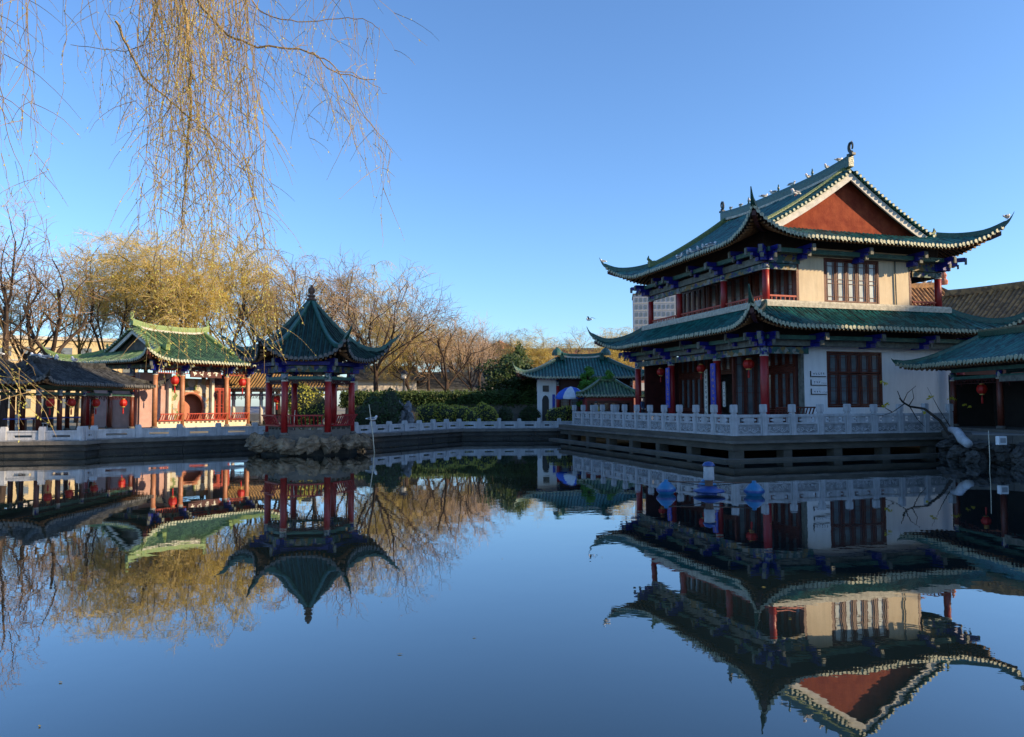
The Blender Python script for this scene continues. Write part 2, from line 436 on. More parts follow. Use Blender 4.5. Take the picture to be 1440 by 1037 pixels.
make_painted('mural', [(0.62,0.57,0.42),(0.45,0.36,0.18),(0.62,0.55,0.40),(0.20,0.26,0.10),(0.30,0.34,0.38),(0.60,0.56,0.46),(0.40,0.20,0.10)], 3.2, 0.85)

# ------------------------------------------------------------------ roofs
class Roof:
    """Curved tiled roof over a convex plan polygon (ccw corners). Tile rows run up each side from
    an eave that flares out and lifts towards the corners."""
    def __init__(s, corners, ze, prof, K, Lc, Lb, fl, k=1.0, sp=0.22, lift_pow=2.4):
        s.C = [Vector(c) for c in corners]; s.ze = ze; s.prof = prof
        s.K, s.Lc, s.Lb, s.fl, s.k, s.sp, s.pw = K, Lc, Lb, fl, k, sp, lift_pow
        s.fx = fl / k
    def frame(s, i):
        a = s.C[i]; b = s.C[(i+1) % len(s.C)]; d = (b-a); L = d.length; d = d/L
        return a, d, Vector((-d.y, d.x)), L
    def c1(s, L, a): return min(a, L-a)
    def b0(s, c1): return -s.fl * max(0, 1-(c1+s.fx)/s.Lc)**s.pw
    def lift(s, c1, b):
        return s.K * max(0, 1-(c1+s.fx)/s.Lc)**s.pw * max(0, 1-max(0,(b+s.fl))/s.Lb)
    def pt(s, i, a, b, dz=0.0):
        A, d, n, L = s.frame(i)
        p = A + d*a + n*b
        return Vector((p.x, p.y, s.ze + s.prof(b) + s.lift(s.c1(L,a), b) + dz))
    def sheet(s, i, b1, parent, mats, seg=8, soff=1.4, caps=True, rafters=True, name='roof_slope'):
        A, d, n, L = s.frame(i); d3 = Vector((d.x,d.y,0)); n3 = Vector((n.x,n.y,0)); Z = Vector((0,0,1))
        N = max(4, round((L+2*s.fx)/s.sp)); st = (L+2*s.fx)/N
        tile = MB(); end = MB(); sof = MB(); raf = MB(); r = st*0.34
        jt = random.Random(N*7+i)
        for j in range(N):
            ac = -s.fx + (j+.5)*st; cc = s.c1(L, ac); r = st*0.34*jt.uniform(.90,1.10); jz = jt.uniform(-.012,.012); jb = jt.uniform(-.025,.025); ja = jt.uniform(-.012,.012)
            e0, e1 = ac-st/2, ac+st/2
            cols = []
            for e in (e0, ac, e1):
                c = s.c1(L, e); bs = s.b0(c); be = max(bs, b1(c, cc))
                cols.append([(e, bs+(be-bs)*t/seg) for t in range(seg+1)])
            # trough sheet
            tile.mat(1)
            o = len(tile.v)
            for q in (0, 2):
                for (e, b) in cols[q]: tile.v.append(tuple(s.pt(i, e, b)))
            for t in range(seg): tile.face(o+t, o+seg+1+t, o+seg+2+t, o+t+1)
            mid = cols[1]
            if mid[-1][1]-mid[0][1] > 0.05:
                tile.mat(0); o = len(tile.v)
                for (e, b) in mid:
                    p = s.pt(i, e, b) + d3*ja*(1+math.sin(b*2.3+j)) + Z*(jz + .006*math.sin(b*5+j*1.7)) + n3*jb
                    for th in (0, 45, 90, 135, 180):
                        tile.v.append(tuple(p + d3*r*math.cos(R(th)) + Z*(r*1.15*math.sin(R(th))+0.005)))
                for t in range(seg):
                    for q in range(4): tile.face(o+t*5+q, o+(t+1)*5+q, o+(t+1)*5+q+1, o+t*5+q+1)
                tile.face(o, o+1, o+2, o+3, o+4)
            if caps:
                p = s.pt(i, ac, mid[0][1]) - n3*0.02 + Z*(r*0.35+jz) + n3*jb + d3*ja
                rr = r*1.15; o = len(end.v)
                for dd in (0, -0.035):
                    for q in range(8):
                        a = 2*math.pi*q/8
                        end.v.append(tuple(p + n3*dd + d3*rr*math.cos(a) + Z*rr*math.sin(a)))
                end.face(*[o+8+q for q in range(8)])
                for q in range(8): end.face(o+q, o+(q+1)%8, o+8+(q+1)%8, o+8+q)
                # drip tile between two barrels
                w0 = s.pt(i, e0, cols[0][0][1]); 
                dl = s.pt(i, e0-st*.36, s.b0(s.c1(L,e0-st*.36))); dr = s.pt(i, e0+st*.36, s.b0(s.c1(L,e0+st*.36)))
                o = len(end.v)
                end.v += [tuple(dl-n3*.01), tuple(dr-n3*.01), tuple(w0-n3*.02-Z*.12), tuple(dl-n3*.01+Z*.02), tuple(dr-n3*.01+Z*.02)]
                end.face(o, o+2, o+1); end.face(o, o+1, o+4, o+3)
            # boards under the eave and one rafter to each tile row
            o = len(sof.v)
            for q in (0, 2):
                e = cols[q][0][0]; c = s.c1(L, e); bs = s.b0(c)+0.06; be = max(bs, min(soff, s.k*c if c < soff/s.k else soff))
                sof.v.append(tuple(s.pt(i, e, bs-.02, -0.02)))
                for t in range(4): sof.v.append(tuple(s.pt(i, e, bs+(be-bs)*t/3, -0.09)))
            for t in range(4): sof.face(o+t, o+t+1, o+5+t+1, o+5+t)
            if rafters and cc > -s.fx*.6:
                bs = s.b0(cc)+.10; be = max(bs+.05, min(soff, s.k*cc if cc < soff/s.k else soff))
                raf.bar(s.pt(i, ac, bs, -.15), s.pt(i, ac, (bs+be)/2, -.15), .075, .085)
                raf.bar(s.pt(i, ac, (bs+be)/2, -.15), s.pt(i, ac, be, -.15), .075, .085)
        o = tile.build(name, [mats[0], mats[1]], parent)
        o['kind'] = 'stuff'
        if caps: e = end.build('tile_ends', mats[2], o); e['kind'] = 'stuff'
        e = sof.build('eave_boards', 'soffit', o)
        if rafters: e = raf.build('rafters', 'ochre', o); e['kind'] = 'stuff'
        return o
    def hip_path(s, i, c_top, n=10):
        A, d, nn, L = s.frame(i)
        return [s.pt(i, c_top + (-s.fx-c_top)*t/n, s.k*(c_top + (-s.fx-c_top)*t/n)) for t in range(n+1)]
    def hip(s, i, c_top, parent, m, w=0.22, h=0.26, horn=0.7, horn_up=0.55, mat_tip=None, n=10, name='hip_ridge'):
        p = s.hip_path(i, c_top, n)
        out = (p[-1]-p[-2]); out.z = 0; out.normalize()
        slope = (p[-1].z-p[-2].z)/max(1e-6, (Vector((p[-1].x,p[-1].y))-Vector((p[-2].x,p[-2].y))).length)
        base = len(p)
        for t in (0.25, .5, .75, 1.0):
            q = p[base-1] + out*horn*t + Vector((0,0,max(slope,.25)*horn*t*.6 + horn_up*t*t))
            p.append(q)
        ws = [w]*base + [w*.8, w*.62, w*.42, w*.2]; hs = [h]*base + [h*.85, h*.65, h*.42, h*.15]
        mb = MB(); mb.ridge(p, ws, hs)
        return mb.build(name, m, parent)
    def corner_beam(s, i, parent, r_in=1.5):
        mb = MB(); n = 6; pts = []
        for t in range(n+1):
            c = r_in + (-s.fx*.85-r_in)*t/n
            pts.append(s.pt(i, c, s.k*c, -0.34))
        mb.ridge(pts, .16, .2, top=1.0)
        return mb.build('corner_beam', 'red_dark', parent)

def curl_ornament(parent, loc, axis, h=0.8, m='glaze_ridge', name='ridge_ornament', flip=1):
    """upright dragon-tail scroll standing on a ridge end, curling in the plane of `axis`"""
    mb = MB(); ax = Vector((axis[0], axis[1], 0)).normalized(); Z = Vector((0,0,1)); L = Vector(loc)
    mb.bar(L - ax*h*.28 + Z*h*.06, L + ax*h*.28 + Z*h*.06, h*.30, h*.16)
    pts = []; rad = []
    for t in range(15):
        f = t/14; a = R(-100 + 330*f)
        rr = h*(.30 - .10*f)
        pts.append(L + ax*flip*(rr*math.cos(a)*.75) + Z*(h*.62 + rr*math.sin(a)*1.25)); rad.append(h*(.13-.07*f))
    mb.tube([L + Z*h*.1] + pts, [h*.15] + rad, 6)
    for f in (3, 6, 9):
        p = pts[f]; c = L + Z*h*.62
        q = p + (p-c).normalized()*h*.16
        mb.tube([p, q], [h*.06, h*.01], 4)
    return mb.build(name, m, parent)

def small_statue(parent, loc, h=0.35, m='glaze_ridge'):
    mb = MB()
    mb.lathe(loc, [(h*.22,0),(h*.20,h*.15),(h*.10,h*.3),(h*.16,h*.5),(h*.13,h*.68),(h*.07,h*.8),(h*.10,h*.9),(h*.02,h*1.1)], 7)
    return mb.build('ridge_statue', m, parent)

def xieshan(parent, x0, x1, y0, y1, ze, zr, g, K, Lc, fl, mats, ridge_m='glaze_ridge', verge_m='ridge_yellow', sp=0.22, p1=.75, soff=1.5, ridge_h=.55, gable_m='gable_red', verge_h=.32, board=.36, horn=.45, statues=(.25,.5,.75), orn=.85):
    """hip-and-gable roof, ridge along y"""
    W = x1-x0; B = W/2; H = zr-ze; xc = (x0+x1)/2
    def prof(b):
        if b < 0: return p1*H/B*.55*b
        x = min(1, b/B); return H*(p1*x + (1-p1)*x*x)
    rf = Roof([(x0,y0),(x1,y0),(x1,y1),(x0,y1)], ze, prof, K, Lc, B*.8, fl, 1.0, sp)
    endf = lambda c, cc: min(c, g) if cc < g else g
    longf = lambda c, cc: c if cc < g else B
    for i in range(4):
        rf.sheet(i, endf if i in (0,2) else longf, parent, mats, seg=6 if i in (0,2) else 10, soff=soff)
        rf.hip(i, g, parent, ridge_m, horn=horn)
        rf.corner_beam(i, parent, soff)
    # gable ends
    for sgn, yv in ((1, y0+g), (-1, y1-g)):
        us = [g + (B-g)*t/12 for t in range(13)]
        curve = [(x0+b, ze+prof(b)) for b in us] + [(x1-b, ze+prof(b)) for b in reversed(us[:-1])]
        zb = ze+prof(g)+.02
        poly = [(x, max(zb+.001, z-.10)) for x, z in curve]
        poly = [(curve[0][0], zb)] + poly[1:-1] + [(curve[-1][0], zb)]
        yw = yv + sgn*.62
        MB().prism(poly, 'y', min(yw, yw+sgn*.15), max(yw, yw+sgn*.15)).build('gable_wall', gable_m, parent)
        for half in (0, 1):
            cv = curve[:13] if half == 0 else curve[12:]
            # barge board
            mb = MB(); o = len(mb.v); yb = yv + sgn*.10
            for x, z in cv:
                for dy, dz in ((0,-.06),(sgn*.09,-.06),(sgn*.09,-.06-board),(0,-.06-board)):
                    mb.v.append((x, yb+dy, max(zb-.02, z+dz)))
            n = len(cv)
            for t in range(n-1):
                for q in range(4): mb.face(o+t*4+q, o+t*4+(q+1)%4, o+t*4+4+(q+1)%4, o+t*4+4+q)
            mb.face(o, o+1, o+2, o+3); mb.face(o+n*4-1, o+n*4-2, o+n*4-3, o+n*4-4)
            mb.build('barge_board', 'board_white', parent)
            # verge tiles lying across the edge
            vt = MB(); ve = MB(); Lsum = 0; pos = []
            pv = [Vector((x, 0, z)) for x, z in cv]
            tot = sum((pv[t+1]-pv[t]).length for t in range(n-1)); k = int(tot/.25)
            for q in range(1, k):
                dd = tot*q/k; t = 0
                while t < n-2 and dd > (pv[t+1]-pv[t]).length: dd -= (pv[t+1]-pv[t]).length; t += 1
                p = pv[t].lerp(pv[t+1], dd/(pv[t+1]-pv[t]).length)
                a = Vector((p.x, yv-sgn*.06, p.z+.05)); b_ = Vector((p.x, yv+sgn*.38, p.z+.13))
                vt.tube([a, b_], .10, 8)
                ve.tube([a - Vector((0,sgn*.03,0)), a], .07, 8)
            o = vt.build('verge_tiles', mats[0], parent); o['kind'] = 'stuff'
            e = ve.build('verge_tile_ends', mats[2], o); e['kind'] = 'stuff'
            # verge ridge, ending in a small upturned head
            pth = [(x, yv+sgn*.45, z+.06) for x, z in (cv if half else list(reversed(cv)))]
            vr = MB().ridge(pth, .24, verge_h).build('verge_ridge', verge_m, parent)
            ex, ey, ez = pth[-1]; dirx = 1 if half else -1
            mb = MB(); mb.bar((ex-dirx*.05,ey,ez+.2), (ex+dirx*.32,ey,ez+.14), .3, .34)
            mb.tube([(ex+dirx*.2,ey,ez+.3),(ex+dirx*.38,ey,ez+.48),(ex+dirx*.34,ey,ez+.66)], [.12,.09,.02], 5)
            mb.build('verge_ornament', verge_m, vr)
    # main ridge
    ya, yb = y0+g+.05, y1-g-.05; n = 16
    pth = [(xc, ya+(yb-ya)*t/n, zr-.05 + .28*abs(2*t/n-1)**3) for t in range(n+1)]
    rd = MB().ridge(pth, .30, ridge_h, top=.8).build('main_ridge', ridge_m, parent)
    MB().ridge([(p[0],p[1],p[2]-.04) for p in pth[1:-1]], .40, .13, top=.95).build('ridge_band', 'mortar', rd)
    for e, fl_ in ((0,1),(n,-1)):
        curl_ornament(parent, (xc, pth[e][1], pth[e][2]+ridge_h-.02), (0,1), orn, 'ornament' if ridge_m == 'glaze_ridge' else ridge_m, flip=fl_)
    for f in statues:
        t = int(f*n); small_statue(parent, (xc, pth[t][1], pth[t][2]+ridge_h-.02), .42, ridge_m)
    rf.ridge_z = lambda y: zr-.05 + .28*abs(2*(y-ya)/(yb-ya)-1)**3 + ridge_h
    rf.B = B
    return rf

def pent(parent, x0, x1, y0, y1, ze, rise, run, K, Lc, fl, mats, ridge_m='glaze_ridge', sp=.22, soff=1.4, horn=.42, sides=(0,1,2,3)):
    """skirt roof round a storey"""
    def prof(b):
        if b < 0: return rise/run*.5*b
        x = b/run; return rise*(.72*x+.28*x*x)
    rf = Roof([(x0,y0),(x1,y0),(x1,y1),(x0,y1)], ze, prof, K, Lc, run*1.3, fl, 1.0, sp)
    f = lambda c, cc: min(c, run) if cc < run else run
    for i in sides:
        rf.sheet(i, f, parent, mats, seg=6, soff=soff)
        A, d, n, L = rf.frame(i)
        mb = MB(); mb.ridge([rf.pt(i, run+(L-2*run)*t/8, run-.02, -.02) for t in range(9)], .34, .30)
        mb.build('top_ridge', 'mortar', parent)
    for i in range(4):
        rf.hip(i, run, parent, ridge_m, horn=horn); rf.corner_beam(i, parent, soff)
    return rf

def hip_gable_simple(*a, **k): pass

def column(parent, x, y, z0, z1, r=.17, m='red_paint', band=True, base=True, name='column'):
    o = MB().lathe((x,y,0), [(r,z0+(.12 if base else 0)),(r*1.02,(z0+z1)/2),(r*.97,z1)], 14).build(name, m, parent, smooth=True)
    if band:
        h = min(.42, (z1-z0)*.13)
        MB().lathe((x,y,0), [(r*1.03,z1-h),(r*1.03,z1-.02)], 14).build('painted_band', 'painted_band', o, smooth=True)
        MB().lathe((x,y,0), [(r*1.06,z1-h-.05),(r*1.06,z1-h)], 14).build('band_trim', 'mortar', o)
    if base:
        MB().lathe((x,y,0), [(r*1.45,z0),(r*1.55,z0+.06),(r*1.2,z0+.13)], 14).build('stone_base', 'stone', o, smooth=True)
    return o

def bracket(parent, x, y, z, out, w=.20, L=.75, m='blue_paint', tip=True):
    """stepped cantilever bracket pointing along `out` from a column head"""
    o2 = Vector(out).normalized(); c = Vector((x, y))
    mb = MB()
    for q, (l, zz, ww) in enumerate(((L*.45, 0, w), (L*.72, .20, w*.92), (L, .40, w*.84))):
        mb.obox(c + o2*(l/2 - .12), o2, l/2+.12, ww/2, z+zz, z+zz+.185)
    o = mb.build('bracket', m, parent)
    if tip:
        e = c + o2*(L+.02); MB().obox(e, o2, .05, w*.30, z+.25, z+.56).build('bracket_tip', 'grey_paint', o)
        e = c + o2*(L*.72+.02); MB().obox(e, o2, .04, w*.3, z+.06, z+.26).build('bracket_tip', 'grey_paint', o)
    return o

def beam(parent, p, q, z0, z1, w=.2, m='painted_beam', name='lintel'):
    p = Vector(p); q = Vector(q); d = q-p
    o = MB().obox((p+q)/2, d, d.length/2, w/2, z0, z1).build(name, m, parent)
    return o

def lattice_panel(parent, p, q, z0, z1, nsash, rows=1, pane_m='glass_dim', frame_m='red_wood', bar_m='red_wood', depth=.06, name='lattice_window', fr=.09, bars=2, lat=True):
    """window of lattice sashes in the vertical plane p->q; each sash has its own pane"""
    p = Vector(p); q = Vector(q); d = (q-p); W = d.length; d = d/W; n = Vector((d.y, -d.x))   # n points out (right of p->q)
    def bx(mb, a0, a1, zz0, zz1, o0, o1):
        c = p + d*((a0+a1)/2) + n*((o0+o1)/2)
        mb.obox(c, d, (a1-a0)/2, abs(o1-o0)/2, zz0, zz1)
    w = MB()
    bx(w, 0, fr, z0, z1, -.06, depth); bx(w, W-fr, W, z0, z1, -.06, depth)
    bx(w, fr, W-fr, z0, z0+fr, -.06, depth); bx(w, fr, W-fr, z1-fr, z1, -.06, depth)
    win = w.build(name, frame_m, parent)
    zs = [z0+fr, z1-fr] if rows == 1 else [z0+fr, z0+fr+(z1-z0-2*fr)*.62, z1-fr]
    sw = (W-2*fr)/nsash
    for r_ in range(len(zs)-1):
        za, zb = zs[r_]+.015, zs[r_+1]-.015
        for k in range(nsash):
            a0 = fr+k*sw+.012; a1 = a0+sw-.024; s = MB(); t = .065
            bx(s, a0, a0+t, za, zb, -.03, depth*.6); bx(s, a1-t, a1, za, zb, -.03, depth*.6)
            bx(s, a0+t, a1-t, za, za+t, -.03, depth*.6); bx(s, a0+t, a1-t, zb-t, zb, -.03, depth*.6)
            if lat:
                am = (a0+a1)/2; hz = zb-za; tt = .022
                for f in (.13, .45, .55, .87) if hz > 1 else (.2, .8):
                    bx(s, a0+t, a1-t, za+hz*f-tt/2, za+hz*f+tt/2, -.015, depth*.3)
                i0, i1 = a0+t+(a1-a0)*.12, a1-t-(a1-a0)*.12
                for xx in (i0, i1): bx(s, xx-tt/2, xx+tt/2, za+t, zb-t, -.014, depth*.29)
            so = s.build('sash', bar_m, win)
            g = MB(); bx(g, a0+t*.5, a1-t*.5, za+t*.5, zb-t*.5, -.028, -.018)
            g.build('pane', pane_m, win)
    return win

def strokes(mb, org, ax, up, n_out, size, rnd, heavy=.11):
    """one brushed character made of flat strokes, lying just proud of a board"""
    for q in range(rnd.randint(5,7)):
        x, y = rnd.uniform(.08,.5), rnd.uniform(.1,.9)
        if q % 3 == 0: dx, dy = rnd.uniform(.35,.6), rnd.uniform(-.05,.12)
        elif q % 3 == 1: dx, dy = rnd.uniform(-.06,.06), -rnd.uniform(.3,.55); x += .2; y = max(y,.6)
        else: dx, dy = rnd.uniform(-.3,.35), -rnd.uniform(.2,.4)
        x1, y1 = min(.95,max(.05,x+dx)), min(.95,max(.05,y+dy))
        t = Vector((x1-x, y1-y)); t = t.normalized() if t.length > 1e-4 else Vector((1,0)); s = Vector((-t.y,t.x))*heavy/2
        P = [Vector((x,y))+s, Vector((x,y))-s, Vector((x1,y1))-s*.6, Vector((x1,y1))+s*.6]
        o = len(mb.v)
        for a in P: mb.v.append(tuple(org + ax*(a.x*size) + up*(a.y*size) + n_out))
        mb.face(o, o+1, o+2, o+3)
def couplet(name, label, p, ax, out, w, z0, z1, board_m, ink_m, nchar, seed, cat='sign', group=None, frame=None):
    """vertical board with a column of brushed characters; p = plan centre, ax = along, out = facing"""
    rnd = random.Random(seed); ax = Vector((ax[0],ax[1],0)).normalized(); out = Vector((out[0],out[1],0)).normalized(); Z = Vector((0,0,1))
    rz = math.atan2(ax.y, ax.x)
    t = thing(name, label, cat, (p[0],p[1],z0), rz, group)
    h = z1-z0; sgn = 1 if out.dot(Vector((-ax.y,ax.x,0))) > 0 else -1
    mb = MB(); mb.box(-w/2, w/2, -.02, .02, 0, h)
    if frame: mb.mat(1); mb.box(-w/2-.015, -w/2, -.025,.025,0,h); mb.box(w/2, w/2+.015, -.025,.025,0,h)
    mb.build('board', [board_m, frame] if frame else board_m, t)
    c = MB(); sz = min(w*.78, h/nchar*.86); gap = h/nchar
    for k in range(nchar):
        strokes(c, Vector((-sz/2, sgn*.024, h-gap*(k+.5)-sz/2)), Vector((1,0,0)), Z, Vector((0,0,0)), sz, rnd)
    c.build('characters', ink_m, t)
    return t

def lantern(loc, label, s=1.0, hang=.35, group='red lanterns', squat=1.0):
    t = thing('lantern', label, 'lantern', loc, 0, group)
    if 'proto' not in LANT:
        b = MB(); n = 16; prof = [(.11,-.21),(.19,-.16),(.24,-.07),(.25,0),(.24,.07),(.19,.16),(.11,.21)]
        o = len(b.v)
        for r, z in prof:
            for k in range(n):
                a = 2*math.pi*k/n; rr = r*(1 if k % 2 else .93); b.v.append((rr*math.cos(a), rr*math.sin(a), z))
        for i in range(len(prof)-1):
            for k in range(n): b.face(o+i*n+k, o+i*n+(k+1)%n, o+(i+1)*n+(k+1)%n, o+(i+1)*n+k)
        LANT['proto'] = b.mesh('lantern_body', 'lantern_red')
        c = MB(); c.lathe((0,0,.20), [(.12,0),(.12,.05)], 12); LANT['cap'] = c.mesh('lantern_cap', 'gold')
        c = MB(); c.lathe((0,0,-.25), [(.12,0),(.12,.05)], 12); LANT['cap2'] = c.mesh('lantern_base', 'gold')
        tz = MB(); tz.lathe((0,0,-.62), [(.045,0),(.05,.2),(.02,.33),(.01,.38)], 8); LANT['tas'] = tz.mesh('tassel', 'lantern_red')
    for nm, k in (('lantern_body','proto'),('lantern_cap','cap'),('lantern_base','cap2'),('tassel','tas')):
        o = link_mesh(nm, LANT[k], t); o.scale = (s, s, s*squat)
    c = MB(); c.tube([(0,0,.2*s*squat),(0,0,.25*s*squat+hang)], .012, 4); c.build('cord', 'black', t)
    return t
LANT = {}

# ------------------------------------------------------------------ ground, water, banks
POND = [(-60,30),(-27,31.9),(-18.9,33.1),(-19.0,34.4),(-13.3,39.0),(-7.9,39.3),(-3.2,47.5),(4.4,48.0),
        (5.07,45.26),(9.51,30.73),(18.6,33.5),(18.1,30.4),(16.5,27.5),(19.5,26.2),(19.5,1.6),(-60,1.6)]
def sheet_with_hole(outer, hole, z):
    mb = MB(); pts = [Vector((x,y,0)) for x,y in outer]; h = [Vector((x,y,0)) for x,y in hole]
    tri = tessellate_polygon([pts, h]); allp = pts+h
    mb.v = [(p.x,p.y,z) for p in allp]
    for t in tri:
        a,b,c = (allp[i] for i in t)
        if (b-a).cross(c-a).z < 0: t = (t[0],t[2],t[1])
        mb.face(*t)
    return mb
g = sheet_with_hole([(-1500,-1500),(1500,-1500),(1500,2500),(-1500,2500)], POND, .60).build('ground', 'ground')
g['kind'] = 'structure'
w = MB(); w.add([(-75,-3,0),(26,-3,0),(26,52,0),(-75,52,0)], [(0,1,2,3)])
wt = w.build('water', 'water'); wt['kind'] = 'structure'

def embankment(name, label, pts, ztop, courses, m):
    """stone retaining wall in courses along a polyline (land on the left of the direction)"""
    t = thing(name, label, 'embankment')
    pts = [Vector(p) for p in pts]
    def off(d):
        out = []
        for i, p in enumerate(pts):
            a = (p-pts[i-1]).normalized() if i > 0 else None
            b = (pts[i+1]-p).normalized() if i < len(pts)-1 else None
            n = Vector((0,0))
            for e in (a, b):
                if e is not None: n += Vector((e.y,-e.x))
            n.normalize(); ref = a if a is not None else b
            k = n.dot(Vector((ref.y,-ref.x)))
            out.append(p + n*d/max(.4,k))
        return out
    z = ztop
    for (h, o_, mm) in courses:
        mb = MB(); A = off(-.6); B = off(o_)
        for i in range(len(pts)-1):
            d = (pts[i+1]-pts[i]); nseg = max(1, int(d.length/1.5))
            for q in range(nseg):
                f0, f1 = q/nseg, (q+1)/nseg; g_ = .006
                a0 = A[i].lerp(A[i+1], f0); a1 = A[i].lerp(A[i+1], f1); b0 = B[i].lerp(B[i+1], f0); b1 = B[i].lerp(B[i+1], f1)
                j = random.uniform(-.015,.015); nn = Vector((d.y,-d.x)).normalized()*j
                b0 = b0+nn; b1 = b1+nn
                sh = (b1-b0).normalized()*g_
                if q > 0: b0 = b0+sh
                if q < nseg-1: b1 = b1-sh
                mb.add([(a0.x,a0.y,z-h),(b0.x,b0.y,z-h),(b1.x,b1.y,z-h),(a1.x,a1.y,z-h),(a0.x,a0.y,z),(b0.x,b0.y,z),(b1.x,b1.y,z),(a1.x,a1.y,z)],
                       [(0,3,2,1),(4,5,6,7),(0,1,5,4),(1,2,6,5),(2,3,7,6),(3,0,4,7)])
        mb.build('stone_course', mm, t)
        z -= h + .003
    return t
CR = [(.16,.16,'stone'),(.12,.05,'stone_wet'),(.14,.13,'stone_wet'),(.55,.02,'stone_wet')]
embankment('stone_embankment', 'dark stained stone pond wall below the low railing beside the red columned corridor', [(-60,30),(-27,31.9),(-18.9,33.1),(-19.0,34.4),(-13.3,39.0),(-7.9,39.3)], .63, CR, 'stone')
embankment('stone_embankment', 'dark stained stone pond wall below the low railing in front of the clipped hedge', [(-7.88,39.33),(-3.2,47.5),(4.4,48.0)], .63, CR, 'stone')
embankment('stone_embankment', 'dark stone pond wall below the covered corridor with a green porch roof', [(18.6,33.5),(18.1,30.4),(16.5,27.5),(19.5,26.2),(19.5,1.6)], .98, [(.3,.1,'stone'),(.3,.02,'stone_wet'),(.7,.06,'stone_wet')], 'stone')
embankment('stone_embankment', 'plain stone pond wall under the viewer standing on the near bank', [(19.5,1.6),(-60,1.6)], .62, [(.2,.1,'stone'),(.8,.02,'stone_wet')], 'stone')
rb = MB(); rb.prism([(19.0,33.6),(18.5,30.2),(16.9,27.5),(19.7,26.4),(19.7,5),(30,5),(30,33),(24,38)], 'z', .58, 1.0)
o = rb.build('corridor_ground', 'paving'); o['kind'] = 'structure'

# ---- low stone railings along the far and left banks
def low_railing(label, pts, nb, zb=.62, group='low stone railings along the banks'):
    t = thing('stone_railing', label, 'railing', (0,0,0), 0, group)
    pts = [Vector(p) for p in pts]
    for i in range(len(pts)-1):
        a, b = pts[i], pts[i+1]; d = (b-a); L = d.length; d = d/L; n = nb[i]
        for k in range(n+1):
            if k == 0 and i > 0: continue
            c = a + d*(L*k/n); mb = MB(); j = random.uniform(-.02,.02)
            mb.obox(c, d, .12, .12, zb, zb+.60+j); mb.obox(c, d, .105, .105, zb+.60+j, zb+.66+j)
            mb.build('post', 'marble', t)
        for k in range(n):
            s0 = a + d*(L*k/n+.122); s1 = a + d*(L*(k+1)/n-.122); W = (s1-s0).length
            def bx(mb, f0, f1, z0, z1, hw): mb.obox(s0+d*((f0+f1)/2), d, (f1-f0)/2, hw, zb+z0, zb+z1)
            mb = MB(); bx(mb, 0, W, .40, .47, .075)
            mb.build('top_rail', 'marble', t)
            mb = MB(); e = W*.22
            bx(mb, 0, e, .06, .397, .05); bx(mb, W-e, W, .06, .397, .05); bx(mb, e, W-e, .06, .17, .05); bx(mb, e, W-e, .27, .397, .05)
            mb.build('slotted_slab', 'marble', t)
        mb = MB(); mb.obox((a+b)/2, d, L/2, .16, zb-.01, zb+.055); mb.build('plinth', 'marble_dirty', t)
    return t
low_railing('low pale stone railing on the pond edge before the dark grey corridor', [(-33,31.6),(-27,32.25),(-19.25,33.4)], [4,5])
low_railing('low pale stone railing stepping back towards the red tiered pagoda', [(-19.28,33.75),(-19.32,34.6),(-13.5,39.25),(-12.0,39.4)], [1,4,1])
low_railing('low pale stone railing curving from the pagoda to the hedge garden', [(-8.3,39.6),(-3.4,47.8),(4.3,48.25)], [7,6])

# ------------------------------------------------------------------ the big pavilion and its terrace
PA = Vector((11.65,34.0)); PRZ = R(17.0)
U = Vector((math.cos(PRZ), math.sin(PRZ))); V = Vector((-U.y, U.x))
def loc2w(u, v, z=0): p = PA + U*u + V*v; return Vector((p.x, p.y, z))
G3 = ['glaze_green','glaze_trough','tile_end']
DECK, FLOOR = .91, 1.05

ter = thing('stone_terrace', 'stone terrace on piers over the water under the two storey pavilion', 'terrace', (PA.x,PA.y,0), PRZ)
MB().box(-4.55,12.5,-4.05,15,.72,DECK-.006).build('deck', 'concrete', ter)
MB().box(-4.2,12.3,-3.7,14.8,DECK-.0055,DECK).build('bounce_sheet', 'marble', ter)  # pale sheet added to bounce skylight up onto walls and ceilings
MB().box(-4.70,12.4,-4.20,14.9,.62,.718).build('deck_edge', 'stone', ter)
MB().box(-4.50,12.3,-4.0,14.8,.34,.618).build('edge_beam', 'concrete', ter)
for u in (-4.2,-2.0,.4,2.8,5.2,7.6): MB().box(u-.2,u+.2,-3.95,-3.5,-.6,.339).build('pier', 'concrete', ter)
for v in (-.6,2.2,5.0,7.8,10.6,13.4): MB().box(-4.45,-4.0,v-.2,v+.2,-.6,.339).build('pier', 'concrete', ter)
MB().box(-5.5,-5.05,-5.0,14.2,-.4,.09).build('water_ledge', 'concrete', ter)
MB().box(-5.045,8.4,-5.0,-4.55,-.4,.085).build('water_ledge', 'concrete', ter)

